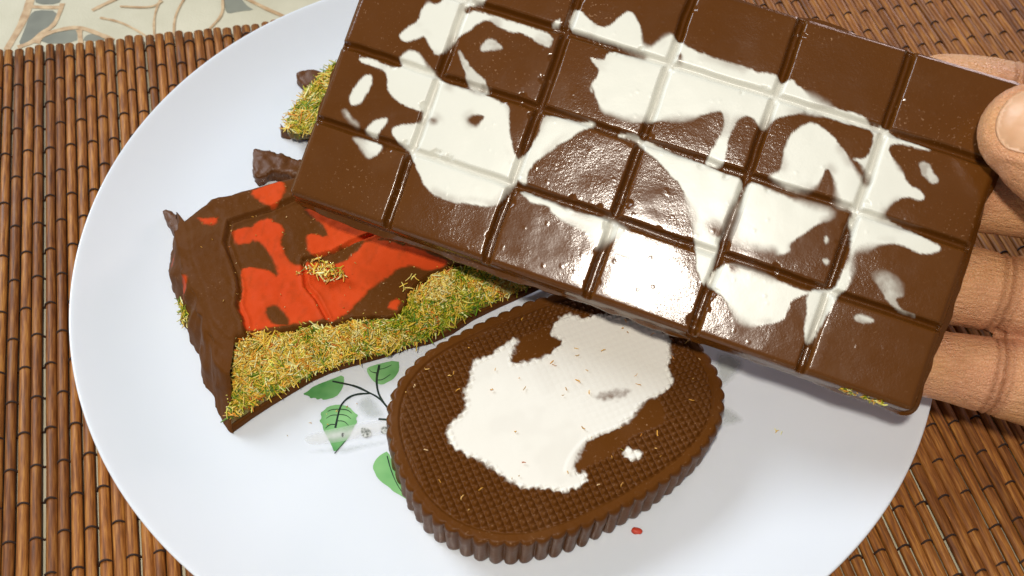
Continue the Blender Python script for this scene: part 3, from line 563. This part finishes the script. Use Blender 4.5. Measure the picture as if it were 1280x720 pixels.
white = (1-sstep(-.5, .5, (sdw+.14*(bumps-.45)*zone+.22*fbm(PX*1.2, 73))/(.7+.8*sstep(-.2, .8, fbm(PX*.13, 74)))))
white *= 1-.85*(1-sstep(-2.2, 1.0, holed+.5*fbm(PX*.9, 75)))
white *= 1-.04*sstep(0, .8, fbm(PX*.12, 76))
fill = sstep(-4.5, .3, -(-sdw))                      # texture dies away inside the white
upper = sstep(-6, 14, PX[:, 0]*.9+PX[:, 1]*.5)
amp = zone*(1-(1-sstep(-1.6, .5, sdw))*(1-.09*upper))
hz = -.5*sstep(2.6, 3.3, dist_edge)+1.05*bumps*amp+.45*(1-sstep(-1.2, .6, sdw))+.08*fbm(PX*.12, 77)+.32*(1-zone)*sstep(3.8, 4.8, dist_edge)
hz -= .9*(1-np.clip(dist_edge/1.1, 0, 1))**2
hz += .12*fbm(PX*.5, 78)*sstep(5, 0, dist_edge)
zt = HT+hz
V = [np.concatenate([PX, zt[:, None]], 1)]
Fc = [[0, 1+j, 1+(j+1) % NA] for j in range(NA)]
Fc += [[1+i*NA+j, 1+(i+1)*NA+j, 1+(i+1)*NA+(j+1) % NA, 1+i*NA+(j+1) % NA] for i in range(NR-2) for j in range(NA)]
nb = len(PX); prev = 1+(NR-2)*NA; wl = [white]
for i, t in enumerate([.06, .14, .3, .5, .7, .86, .95, 1.0]):
    rr = r0+flute*1.75*(1 if t < .97 else .8)-.6*(t > .97)-.4*t+.25*fbm(np.stack([sl*.3, np.full(NA, t*4)], 1), 81)
    ring = np.stack([rr*np.cos(th), rr*np.sin(th), np.full(NA, HT*(1-t)-.9*(1-t)*(t < .2))], 1); V.append(ring); wl.append(np.zeros(NA))
    Fc += [[prev+j, nb+j, nb+(j+1) % NA, prev+(j+1) % NA] for j in range(NA)]; prev = nb; nb += NA
V.append(np.array([[0, 0, 0.]])); wl.append(np.zeros(1)); Fc += [[prev+(j+1) % NA, prev+j, nb] for j in range(NA)]
V = np.concatenate(V); white = np.concatenate(wl)
split_parts('fluted_body', 'white_patch', V, Fc, white, .5, M_OVAL, ov, 120, {'white': white})
rs = np.random.RandomState(9)
pp = np.array([(x, y, HT+.45) for x, y in rs.uniform(-1, 1, (400, 2))*[A_-3, B_-3] if (abs(x/(A_-3))**2.5+abs(y/(B_-3))**2.5) < 1])
tag(strand_obj('kataifi_crumbs', pp, np.tile([0, 0, 1.], (len(pp), 1)), 60, 5, ov, length=(.4, 1.7), rad=(.10, .22), lift=.25, spread=.1, green=-2, tint=(.80, .62, .70)), None, None, None, 'stuff')

# ------------------------------------------------------------------ broken filled slab with red marbling
CH_BACK=[[-93.9,-4.22],[-89.38,1.24],[-87.43,5.03],[-82.9,5.78],[-80.92,7.49],[-78.16,8.99],[-69.51,13.23],[-64.59,14.97],[-54.05,20.75],[-42.59,25.1]]
CH_LEFT_TOP=[[-93.9,-4.22],[-92.47,-6.42],[-90.08,-15.6],[-87.15,-21.42],[-82.34,-29.87],[-79.83,-36.19],[-75.39,-41.66],[-71.34,-43.57]]
CH_FRONT_TOP=[[-71.34,-43.57],[-70.7,-41.5],[-68.8,-40.31],[-65.25,-38.72],[-61.87,-39.44],[-57.96,-37.3],[-53.92,-35.65],[-46.51,-34.47],[-42.02,-32.5],[-35.99,-31.96],[-29.57,-30.85],[-27.62,-26.99],[-27.69,-22.71],[-25.03,-18.66],[-22.82,-16.25],[-16.44,-12.32],[-9.99,-10.87],[-2.82,-5.94]]
CH_LEFT_BOT=[[-104.28,7.87],[-101.96,4.36],[-101.1,-3.16],[-100.3,-11.38],[-97.99,-16.94],[-94.37,-22.27],[-93.39,-26.35],[-90.73,-30.76],[-88.68,-34.62],[-84.63,-40.34],[-82.92,-45.89],[-78.97,-50.62],[-75.57,-56.04],[-73.25,-60.72],[-70.98,-62.21]]
CH_FRONT_BOT=[[-70.98,-62.21],[-69.2,-60.38],[-65.99,-56.95],[-61.74,-52.88],[-57.94,-49.56],[-52.15,-44.49],[-47.7,-41.53],[-42.46,-38.99],[-32.39,-34.68],[-26.61,-31.51],[-20.65,-29.37],[-14.79,-25.59],[-8.99,-20.1],[-1.62,-14.94],[7.05,-9.28],[15.67,-3.53]]
CH_RIDGE=[[[-68.64,-40.05],[-70.15,-35.83],[-72.76,-31.63],[-73.2,-26.36],[-75.17,-21.13],[-80.47,-11.02],[-80.86,-3.84],[-77.14,-1.72],[-69.75,1.96],[-63.2,7.1],[-55.08,12.19]],[[-57.56,-15.89],[-55.6,-23.39],[-52.09,-27.1],[-48.22,-33.32]],[[-57.58,-14.5],[-50.18,-11.27],[-45.12,-7.09],[-36.63,-1.93]]]
CH_TUFT=[[-93.1,-23.62],[-89.09,-22.14],[-87.13,-26.64],[-88.21,-30.81],[-89.67,-32.28],[-91.82,-28.97]]
RED=[[[-77.86,7.49],[-73.77,10.65],[-68.11,13.37],[-67.41,6.99],[-68.66,2.36],[-71.11,3.02],[-75.02,5.04]],[[-90.5,-3.01],[-88.27,-3.68],[-84.56,-2.73],[-84.28,-5.05],[-87.3,-5.92],[-89.27,-4.36]],[[-58.58,-6.07],[-56.56,-4.42],[-52.16,-6.03],[-53.39,-2.66],[-56.51,-0.62],[-60.17,3.18],[-59.64,4.13],[-54.24,2.57],[-46.01,-1.07],[-36.37,-3.94],[-38.33,-6.44],[-45.16,-6.8],[-50.23,-10.99],[-54.03,-12.76],[-56.75,-12.74]],[[-79.58,-6.63],[-77.62,-4.99],[-74.3,-4.38],[-73.11,-2.22],[-69.93,-0.73],[-67.28,-2.54],[-64.93,-5.23],[-65.15,-8.99],[-63.49,-13.09],[-61.43,-15.7],[-57.42,-16.71],[-55.88,-15.18],[-51.35,-15.31],[-46.32,-14.28],[-43.23,-10.61],[-40.76,-5.52],[-35.16,-6.14],[-26.96,-7.65],[-21.03,-9.65],[-16.72,-11.78],[-20.29,-14.63],[-24.34,-14.73],[-27.38,-13.9],[-30.82,-15.34],[-33.62,-18.08],[-37.32,-22.25],[-39.68,-25.96],[-41.22,-29.02],[-42.65,-31.25],[-44.65,-32.48],[-46.55,-34.21],[-48.82,-33.64],[-52.98,-34.79],[-57.76,-36.0],[-61.74,-37.9],[-65.29,-38.47],[-68.64,-40.05],[-70.42,-36.62],[-72.39,-32.39],[-72.87,-26.87],[-74.41,-19.41],[-71.06,-18.27],[-66.83,-19.25],[-63.3,-21.39],[-65.76,-16.66],[-69.48,-11.4],[-71.82,-8.77],[-76.34,-11.2],[-78.76,-9.43]],[[-32.97,-28.27],[-29.28,-24.2],[-29.11,-29.24],[-30.23,-29.07]]]
RED_HOLE=[[[-65.41,-31.23],[-63.62,-30.27],[-60.74,-31.59],[-57.85,-35.49],[-58.47,-36.83],[-62.02,-36.38],[-64.07,-34.76]]]
slab = empty('filled_chocolate', (0, 0, 0))
tag(slab, 'broken dark chocolate slab with red marbling and a thick green kataifi filling', 'chocolate')
ZT = 21.5
lt = resample(chaikin(CH_LEFT_TOP, 1, False), 90); ft = resample(CH_FRONT_TOP, 170)
ft = ft+np.stack([fbm(ft*.35, 91), fbm(ft*.35, 92)], 1)*.45*np.sin(np.linspace(0, math.pi, 170))[:, None]**.5
bk = resample(chaikin(CH_BACK, 1, False), 120)
end = resample(np.array([ft[-1], bk[-1]]), 60)
ring = np.concatenate([lt[:-1], ft[:-1], end[:-1], bk[::-1][:-1]])
sv, sf, nb = sheet(ring, .52)
ridge = np.concatenate([np.asarray(q)[::1] for q in CH_RIDGE[:1]])
plate_poly = np.concatenate([ridge[::1], bk[-1:], end[::-1][:1], ft[-1:], ft[::-6][1:22]])
pd = sdpoly(sv, plate_poly); ld = sdlines(sv, CH_RIDGE)
z = ZT+.35*fbm(sv*.06, 93)-1.0*(1-sstep(-1.2, .4, pd))-1.0*(1-sstep(.15, .8, ld))+.42*np.exp(-((ld-1.0)/.45)**2)*(1+.6*vnoise(sv*.7, 90))
be = np.abs(sdpoly(sv, ring)); z -= .7*(1-np.clip(be/1.5, 0, 1))**2; z += .12*fbm(sv*.5, 94)
sd = np.full(len(sv), 9.); wp = sv+np.stack([fbm(sv*.45, 95), fbm(sv*.45, 96)], 1)*.4
for q in RED: sd = np.minimum(sd, sdpoly(wp, chaikin(q, 1)))
for q in RED_HOLE: sd = np.maximum(sd, -sdpoly(wp, chaikin(q, 2)))
red = 1-sstep(-.5, .4, sd+.15*fbm(sv*1.2, 97)); red *= 1-.12*sstep(.1, .9, fbm(sv*.2, 98))-.14*sstep(.35, .9, fbm(sv*np.array([.9, .35]), 99))
z += .22*(red-.5)*sstep(3, .4, np.abs(sd))
V = [np.concatenate([sv, z[:, None]], 1)]; Fc = [f if np.cross(sv[f[1]]-sv[f[0]], sv[f[2]]-sv[f[0]]) > 0 else f[::-1] for f in sf]; R = [red]; nv = len(sv)
i_lt = list(range(0, 90)); i_ft = list(range(89, 89+170)); i_end = list(range(258, 258+60)); i_bk = list(range(317, nb))+[0]
def wall(top_ids, bot, rows_, seed, amp, prof=None, bulge=0):
    """rows of quads from top vertices down to the outline bot (x, y, z)"""
    global nv
    T = np.concatenate(V)[top_ids]; n_ = len(T); prev_ = top_ids
    for k in range(1, rows_+1):
        t = k/rows_; tz = prof(t) if prof else t
        ring_ = T*(1-t)+bot*t; ring_[:, 2] = T[:, 2]*(1-tz)+bot[:, 2]*tz
        ns = fbm(np.concatenate([ring_[:, :2]*.12, np.full((n_, 1), t*2.6)], 1), seed)*amp*math.sin(math.pi*min(1, t*.9))
        dn = bot[:, :2]-T[:, :2]; dn = dn/np.maximum(np.linalg.norm(dn, axis=1), 1e-6)[:, None]
        ring_[:, :2] += dn*ns[:, None]; ring_[:, 2] += ns*.5+bulge*math.sin(math.pi*t)
        V.append(ring_); R.append(np.zeros(n_)); ids = list(range(nv, nv+n_)); nv += n_
        Fc.extend([[prev_[j], ids[j], ids[j+1], prev_[j+1]] for j in range(n_-1)]); prev_ = ids
    return prev_
lb = resample(chaikin(CH_LEFT_BOT, 1, False), 90); lb[0] = lb[1]*.4+lt[0]*.6; lb = lb+np.stack([fbm(lb*.25, 101), fbm(lb*.25, 102)], 1)*.8
lbz = np.concatenate([lb, np.full((90, 1), 4.4)], 1)
wall(i_lt, lbz, 22, 103, 1.7, lambda t: .10*t/.42 if t < .42 else .10+.90*((t-.42)/.58)**1.1)
fb = resample(CH_FRONT_BOT, 170); fb[0] = lb[-1]
fb3 = np.concatenate([fb, np.full((170, 1), 4.4)], 1)
Tf = np.concatenate(V)[i_ft]; dirf = fb-Tf[:, :2]
lipz = 2.0+.5*fbm(Tf[:, :2]*.3, 104)
lip = Tf.copy(); lip[:, :2] += dirf*.05; lip[:, 2] -= lipz
back_lip = lip.copy(); back_lip[:, :2] -= dirf*.16
i_l = wall(i_ft, lip, 3, 105, .12)
i_l2 = wall(i_l, back_lip, 1, 106, 0)                   # underside of the broken top shell
# lower shell: a thin tray edge below the filling
tt = .93
inn = back_lip*(1-tt)+fb3*tt; inn[:, 2] = 4.4+2.7+.3*fbm(fb*.3, 107)
out_ = fb3.copy(); out_[:, 2] = 4.4+2.3+.25*fbm(fb*.4, 108)
def free_strip(rows_):
    global nv
    prev_ = None
    for r_ in rows_:
        V.append(r_); R.append(np.zeros(len(r_))); ids = list(range(nv, nv+len(r_))); nv += len(r_)
        if prev_: Fc.extend([[prev_[j], prev_[j+1], ids[j+1], ids[j]][::-1] for j in range(len(r_)-1)])
        prev_ = ids
free_strip([inn-np.concatenate([dirf*.1, np.full((170, 1), .3)], 1), inn, out_, fb3])
bb = np.concatenate([bk[::-1]+[-2.5, 4.0], np.full((120, 1), 4.4)], 1); wall(i_bk, bb[:len(i_bk)], 5, 109, .4)
eb = np.concatenate([end+[3, 1.5], np.full((60, 1), 4.4)], 1); wall(i_end[:60], eb[:len(i_end[:60])], 3, 110, .3)
V = np.concatenate(V); R = np.concatenate(R)
Rl = R.copy()
for (px_, py_, rad_) in ((-97.5, -12.5, 1.8), (-90.0, -23.5, 2.2)):      # red smears on the side
    d = np.hypot((V[nb:, 0]-px_)*1.4, V[nb:, 1]-py_)+.8*fbm(V[nb:]*.5, 112); Rl[nb:] = np.maximum(Rl[nb:], .8*(1-sstep(rad_*.5, rad_, d))*(V[nb:, 2] > 5))
split_parts('chocolate_shell', 'red_patch', V, Fc, Rl, .5, M_RED, slab, 80, {'red': Rl})
rs = np.random.RandomState(12)
sp3 = np.concatenate([sv, z[:, None]], 1)[nb:]; pr_ = .15+2.5*(ld[nb:] < 1.0)+1.5*(np.abs(sd[nb:]) < .5); sp3 = sp3[rs.choice(len(sp3), 150, False, pr_/pr_.sum())]
tag(strand_obj('chocolate_specks', sp3+[0, 0, .1], np.tile([0, 0, 1.], (150, 1)), 130, 71, slab, length=(.2, .9), rad=(.08, .18), lift=.1, green=-2, tint=(.62, .48, .50)), None, None, None, 'stuff')
# the filling: a rough core plus strands over its broken face
rowsn = 26; core = []
for k in range(rowsn+1):
    t = k/rowsn; r_ = back_lip*(1-t)+inn*t
    nrm2 = np.concatenate([dirf/np.linalg.norm(dirf, axis=1)[:, None]*.7, np.full((170, 1), .7)], 1)
    r_ = r_+nrm2*(.9*fbm(np.concatenate([r_[:, :2]*.16, np.full((170, 1), t*3)], 1), 115)+.5+.8*math.sin(math.pi*t)*1.0)[:, None]; core.append(r_)
core = np.array(core); Vc = core.reshape(-1, 3)
Fcc = [[k*170+j, (k+1)*170+j, (k+1)*170+j+1, k*170+j+1] for k in range(rowsn) for j in range(169)]
fill_o = mesh('kataifi_filling', Vc, Fcc, M_PASTE, slab)
Nc = vnormals(Vc, Fcc); Nc = np.where((Nc[:, 2] < 0)[:, None], -Nc, Nc)
tag(strand_obj('kataifi_strands', Vc[170:170*24], Nc[170:170*24], 7600, 17, fill_o, length=(2.0, 5.6), rad=(.18, .33), lift=1.2), None, None, None, 'stuff')
tag(strand_obj('pistachio_bits', Vc[170:170*24], Nc[170:170*24], 2600, 19, fill_o, length=(.5, 1.6), rad=(.25, .5), lift=1.3, green=.15, tint=(.9, .85, .8)), None, None, None, 'stuff')
tf = np.array(CH_TUFT); tc = tf.mean(0); pt = np.array([tc+(tf[i % len(tf)]-tc)*r for i, r in enumerate(np.random.RandomState(2).rand(60)**.6*.8)])
pt = np.concatenate([pt, np.random.RandomState(3).uniform(7.5, 11.5, (60, 1))], 1)
tag(strand_obj('kataifi_tuft', pt, np.tile([-.7, -.3, .6], (60, 1)), 150, 23, slab, length=(1.5, 3.8), rad=(.14, .26), lift=.9), None, None, None, 'stuff')

# ------------------------------------------------------------------ second filled piece and the shard behind
FR_GREEN=[[-75.04,45.04],[-72.82,51.28],[-70.93,58.33],[-68.42,63.75],[-65.96,68.12],[-63.14,72.21],[-55.39,76.12],[-51.23,47.15],[-64.08,42.35],[-70.17,40.69],[-74.29,40.95]]
FR_BASE=[[-77.45,48.1],[-76.23,45.75],[-72.89,46.09],[-68.34,45.5],[-59.63,46.74],[-51.98,48.23]]
FR_TIP=[[-76.61,69.12],[-75.28,70.79],[-72.96,71.42],[-69.44,71.41],[-66.33,70.6],[-66.85,67.14],[-69.77,65.33],[-71.95,63.98],[-74.57,66.7]]
SHARD=[[-84.0,35.41],[-83.14,36.18],[-76.44,34.48],[-67.49,31.34],[-61.63,29.59],[-62.7,23.89],[-75.02,26.93],[-77.05,25.74],[-81.15,23.69],[-82.68,28.82]]
def slab_piece(name, poly, z0, z1, mat, parent, seed, step=.7, taper=.5, rough_=.5, tilt=(0, 0)):
    q = resample(np.concatenate([chaikin(poly, 1), chaikin(poly, 1)[:1]]), int(len(poly)*14)+1)[:-1]
    if np.sum(q[:, 0]*np.roll(q[:, 1], -1)-np.roll(q[:, 0], -1)*q[:, 1]) < 0: q = q[::-1]
    q = q+np.stack([fbm(q*.5, seed), fbm(q*.5, seed+1)], 1)*.35*rough_
    v, f, n_ = sheet(q, step); c0 = q.mean(0)
    e_ = np.abs(sdpoly(v, q)); zt_ = z1+(v-c0)@np.array(tilt)+rough_*.5*fbm(v*.3, seed+2)-.5*(1-np.clip(e_/1.2, 0, 1))**2
    Vv = [np.concatenate([v, zt_[:, None]], 1)]; Ff = [t if np.cross(v[t[1]]-v[t[0]], v[t[2]]-v[t[0]]) > 0 else t[::-1] for t in f]; n0 = len(v); prev_ = list(range(n_))
    for t in (.25, .5, .75, 1.):
        zz_ = zt_[:n_]*(1-t)+z0*t; off = c0+(q-c0)*(1+taper*.06*t)+np.stack([fbm(q*.4+t*3, seed+4), fbm(q*.4+t*3, seed+5)], 1)*.35*rough_
        Vv.append(np.concatenate([off, zz_[:, None]], 1)); ids = list(range(n0, n0+n_)); n0 += n_
        Ff += [[prev_[j], ids[j], ids[(j+1) % n_], prev_[(j+1) % n_]] for j in range(n_)]; prev_ = ids
    Ff.append(prev_[::-1])
    return mesh(name, np.concatenate(Vv), Ff, mat, parent), (v, zt_)
frag = empty('filled_chocolate'); tag(frag, 'small broken chocolate chunk with green filling, behind the upper left edge of the held bar', 'chocolate')
gq = np.array(FR_GREEN); bq = np.array(FR_BASE)
basep = np.concatenate([bq, gq[6:7]+[8, 0], gq[:6][::-1]+[1.5, -1.0]])
slab_piece('chocolate_shell', basep+[-.3, -.6], 4.1, 9.6, M_CHOC, frag, 131, rough_=1.0)
fo, (fv, fz) = slab_piece('kataifi_filling', gq+[.8, .3], 8.2, 12.6, M_PASTE, frag, 135, taper=0, rough_=1.2)
tag(strand_obj('kataifi_strands', np.concatenate([fv, fz[:, None]], 1), np.tile([-.2, -.1, .97], (len(fv), 1)), 1900, 29, fo, length=(2, 5.5), rad=(.14, .27), lift=1.3, green=.18), None, None, None, 'stuff')
slab_piece('chocolate_tip', FR_TIP, 5.0, 9.5, M_CHOC, frag, 141, rough_=.6, tilt=(.05, .1))
sh = empty('chocolate_shard'); tag(sh, 'thin curled chocolate shard between the red marbled slab and the held bar', 'chocolate shard')
slab_piece('shard_body', SHARD, 4.2, 9.4, M_CHOC, sh, 151, rough_=1.3, tilt=(.06, .0))

slab_piece('chocolate_spike', [(-106.5, 7.4), (-104.8, 8.6), (-99.5, 5.0), (-96.5, 1.0), (-99.0, -2.5), (-102.2, 2.5)], 4.3, 10.5, M_CHOC, slab, 161, rough_=.7, tilt=(.3, 0))
# ------------------------------------------------------------------ crumbs
PTS={"clump":[-50.71,-18.93],"red_crumb":[37.34,-79.52],"pale_crumb":[77.8,-48.93],"left_crumb":[-106.66,6.31],"s1":[-26.57,-18.75],"s2":[-27.76,-21.85]}
def crumb(name, pt, n, rad2, z, seed, label, cat, **kw):
    r_ = np.random.RandomState(seed); pp = np.stack([pt[0]+r_.randn(80)*rad2[0], pt[1]+r_.randn(80)*rad2[1], z+r_.rand(80)*rad2[2]], 1)
    o = strand_obj(name, pp, np.tile([0, 0, 1.], (80, 1)), n, seed, None, **kw); return tag(o, label, cat)
crumb('kataifi_clump', PTS['clump'], 130, (2.6, 1.3, 2.0), 21.2, 33, 'clump of pale kataifi strands lying on the red marbling', 'crumb', length=(1.2, 3.4), rad=(.16, .3), lift=.8, spread=.9, green=-.15)
crumb('kataifi_thread', PTS['s1'], 3, (.7, .3, .2), 21.2, 35, 'upper of two loose pale threads on dark chocolate near the cut edge', 'crumb', length=(2, 3), rad=(.16, .24), lift=.2, green=-1)
crumb('kataifi_thread', PTS['s2'], 4, (.8, .6, .2), 21.2, 36, 'lower of two loose pale threads on dark chocolate near the cut edge', 'crumb', length=(2, 3.4), rad=(.16, .24), lift=.2, green=-1)
crumb('kataifi_thread', PTS['left_crumb'], 10, (.8, .5, .3), 4.3, 37, 'golden crumb on the bare plate at the far left of the slab', 'crumb', length=(1, 2.2), rad=(.14, .22), lift=.3, green=-1)
crumb('kataifi_thread', PTS['pale_crumb'], 3, (.6, .3, .1), 4.2, 38, 'pale crumb alone on the plate right of the oval chocolate', 'crumb', length=(1, 2), rad=(.14, .22), lift=.2, green=-1)
r_ = np.random.RandomState(77); pp = np.array([(-58+40*a+r_.randn()*2, -58+18*a-r_.rand()*5, 4.15) for a in r_.rand(60)])
tag(strand_obj('crumbs', pp, np.tile([0, 0, 1.], (60, 1)), 14, 78, None, length=(.3, 1.1), rad=(.08, .17), lift=.1, green=-2, tint=(.8, .65, .6)), 'scatter of tiny brown crumbs on the plate in front of the broken slab', 'crumbs', None, 'stuff')
def lump(name, c0, r_, mat, seed, label, cat):
    nT, nP = 9, 12; Vv = []
    for i in range(nT+1):
        for j in range(nP):
            a, b = math.pi*i/nT, 2*math.pi*j/nP; Vv.append((math.sin(a)*math.cos(b), math.sin(a)*math.sin(b), math.cos(a)))
    Vv = np.array(Vv); Vv = Vv*(1+.28*fbm(Vv*1.5, seed))[:, None]*np.array(r_)+np.array(c0)
    Ff = [[i*nP+j, (i+1)*nP+j, (i+1)*nP+(j+1) % nP, i*nP+(j+1) % nP] for i in range(nT) for j in range(nP)]
    return tag(mesh(name, Vv, Ff, mat), label, cat)
m, nt, p, N, L = newmat('red_crumb'); p.inputs['Base Color'].default_value = (.58, .05, .02, 1); p.inputs['Roughness'].default_value = .5
lump('chocolate_crumb', (PTS['red_crumb'][0]+1.2, PTS['red_crumb'][1]-1.6, 4.6), (1.5, 1.0, .7), m, 41, 'tiny red crumb on the plate in front of the oval chocolate', 'crumb')

# ------------------------------------------------------------------ hand
FINGERS=[[[147.44,4.13,-17.0,9.26],[151.8,3.18,-17.0,10.5],[162.2,0.37,-17.5,10.47],[169.58,-1.25,-18.0,10.03],[178.93,-3.15,-18.0,10.81],[191.66,-3.1,-19.0,11.4],[208.92,-1.27,-20.0,12.37]],[[147.64,29.87,-18.0,9.27],[155.51,27.91,-18.0,10.71],[168.19,24.78,-18.0,10.43],[182.83,21.86,-18.0,10.56],[199.12,20.39,-19.0,11.33],[215.13,18.54,-20.0,12.3]],[[150.37,54.21,-18.0,9.24],[157.32,52.69,-18.0,10.67],[172.96,49.03,-18.0,10.59],[182.56,47.89,-18.0,10.33],[189.85,46.87,-18.0,10.91],[206.86,44.77,-19.0,11.26],[222.49,42.04,-20.0,12.23]],[[156.44,73.66,-16.0,7.47],[162.35,72.43,-16.0,8.69],[173.63,70.58,-16.0,8.85],[187.06,68.79,-16.0,10.01],[195.89,67.77,-16.0,10.57],[213.46,66.83,-18.0,11.16],[229.46,64.3,-20.0,12.16]]]
THUMB=[[170.18,14.1,10.0,11.65],[174.44,15.72,11.0,13.06],[182.55,18.0,11.0,14.11],[193.46,20.92,9.0,14.13],[214.3,24.3,-2.0,17.26],[237.07,27.6,-15.0,19.88]]
NAIL=[[163.24,7.83],[161.3,10.78],[160.62,14.29],[161.09,17.42],[162.65,20.01],[165.18,21.68],[169.27,22.07],[173.71,22.52],[179.08,20.93],[178.28,14.5],[174.41,9.06],[168.91,6.4],[165.69,6.47]]
person = empty('person', bar_world([LX+60, 40, -15]))
tag(person, 'hand gripping the right end of the bar, thumb in front and four fingers behind', 'person')
parts = []
def chain(q, sides=28, sub=5):
    q = np.asarray(q, float); n_ = len(q); t = np.linspace(0, n_-1, (n_-1)*sub+1)
    def cr(c): # Catmull-Rom
        out = []
        for tv in t:
            i = min(int(tv), n_-2); u_ = tv-i; p0, p1, p2, p3 = c[max(i-1, 0)], c[i], c[i+1], c[min(i+2, n_-1)]
            out.append(.5*((2*p1)+(-p0+p2)*u_+(2*p0-5*p1+4*p2-p3)*u_**2+(-p0+3*p1-3*p2+p3)*u_**3))
        return np.array(out)
    c_ = cr(q); pth, rad_ = c_[:, :3], c_[:, 3]
    d0 = (pth[0]-pth[1]); d0 /= np.linalg.norm(d0); cap = []; cr_ = []
    for a in np.linspace(88, 12, 7): cap.append(pth[0]+d0*rad_[0]*.95*math.sin(math.radians(a))); cr_.append(rad_[0]*math.cos(math.radians(a)))
    pth = np.concatenate([cap, pth]); rad_ = np.concatenate([cr_, rad_])
    v, f = tube(pth, rad_, sides); return v, f
wrist = [LX+150, 55, -26, 30]
for f in FINGERS: parts.append(chain(np.array(f+[wrist])))
parts.append(chain(np.array(THUMB+[wrist])))
parts.append(chain(np.array([[LX+75, 22, -21, 16], [LX+100, 35, -24, 22], [LX+150, 55, -26, 30], [LX+230, 80, -26, 30]])))
parts.append(chain(np.array([[LX+75, 62, -22, 15], [LX+105, 60, -24, 22], [LX+150, 55, -26, 30], [LX+230, 80, -26, 29]])))
Vh, Fh = join(parts)
hm = mesh('hand', Vh, Fh, M_SKIN, None, True)
md = hm.modifiers.new('remesh', 'REMESH'); md.mode = 'VOXEL'; md.voxel_size = .62*U
sm_ = hm.modifiers.new('smooth', 'SMOOTH'); sm_.factor = .5; sm_.iterations = 7
dg = bpy.context.evaluated_depsgraph_get(); me2 = bpy.data.meshes.new_from_object(hm.evaluated_get(dg))
bpy.data.objects.remove(hm)
nvh = len(me2.vertices); co = np.empty(nvh*3, np.float32); me2.vertices.foreach_get('co', co); co = co.reshape(-1, 3)/U
nr = np.empty(nvh*3, np.float32); me2.vertices.foreach_get('normal', nr); nr = nr.reshape(-1, 3)
# joint creases (local frame of the bar: x runs along the fingers)
disp = .10*fbm(co*np.array([.25, .9, .9]), 161)+.05*fbm(co*np.array([.5, 2.2, 2.2]), 162)
crease = np.zeros(nvh); pink = np.clip(.45+.6*fbm(co*.07, 181), 0, 1)*.75
for f in FINGERS:
    jx, jy = f[-4][0], f[-4][1]
    near = np.abs(co[:, 1]-jy) < 11.5
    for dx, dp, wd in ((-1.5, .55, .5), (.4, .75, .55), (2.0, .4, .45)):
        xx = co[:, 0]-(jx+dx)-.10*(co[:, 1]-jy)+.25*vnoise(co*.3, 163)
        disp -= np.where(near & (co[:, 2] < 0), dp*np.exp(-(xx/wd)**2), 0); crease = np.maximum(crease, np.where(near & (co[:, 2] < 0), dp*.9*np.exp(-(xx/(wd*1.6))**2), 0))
    for k_ in range(9):                                 # fine wrinkles running round the upper finger
        xx = co[:, 0]-(jx-14+k_*1.5)+.3*vnoise(co*.25, 170+k_)
        if f is FINGERS[0]: disp -= np.where(near & (co[:, 2] < 0), .16*np.exp(-(xx/.32)**2), 0)
co2 = co+nr*disp[:, None]
tree = BVHTree.FromPolygons([Vector(v) for v in co2], [list(pg.vertices) for pg in me2.polygons])
# nail groove then nail
nq = chaikin(NAIL, 2); nsd = np.full(nvh, 9.); sel = (co2[:, 2] > 8) & (co2[:, 0] < LX+30)
nsd[sel] = sdpoly(co2[sel][:, :2], nq)
co2 = co2+nr*((-.55*np.exp(-((nsd-.2)/.45)**2)+.45*np.exp(-((nsd-1.5)/.8)**2)-.35*(nsd < -.2))*sel)[:, None]
cw_ = bar_world(co2); me2.vertices.foreach_set('co', (cw_*U-np.array(person.matrix_world.translation)).astype(np.float32).ravel())
me2.polygons.foreach_set('use_smooth', [True]*len(me2.polygons)); me2.name = 'hand'; me2.update()
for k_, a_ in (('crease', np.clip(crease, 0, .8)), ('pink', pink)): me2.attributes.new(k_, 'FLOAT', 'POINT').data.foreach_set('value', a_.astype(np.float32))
ho = bpy.data.objects.new('hand', me2); COL.objects.link(ho); ho.parent = person
nv_, nf_, nb_ = sheet(resample(np.concatenate([nq, nq[:1]]), 120)[:-1], .6)
ins = np.abs(sdpoly(nv_, nq)); top_ = []
for (x, y), e_ in zip(nv_, ins):
    hit = tree.ray_cast(Vector((x, y, 60)), Vector((0, 0, -1)))
    zz_ = hit[0].z if hit[0] is not None else 12
    top_.append(zz_-.15+.45*min(1, e_/1.0)**.5)
top_ = np.array(top_)
Vn = bar_world(np.concatenate([nv_, top_[:, None]], 1)); Vb = bar_world(np.concatenate([nv_[:nb_], top_[:nb_, None]-.6], 1))
Fn = [f if np.cross(nv_[f[1]]-nv_[f[0]], nv_[f[2]]-nv_[f[0]]) < 0 else f[::-1] for f in nf_]
n0 = len(Vn); Fn += [[j, (j+1) % nb_, n0+(j+1) % nb_, n0+j] for j in range(nb_)]
no = mesh('thumbnail', np.concatenate([Vn, Vb])-np.array(person.matrix_world.translation)/U, Fn, M_NAIL, ho)
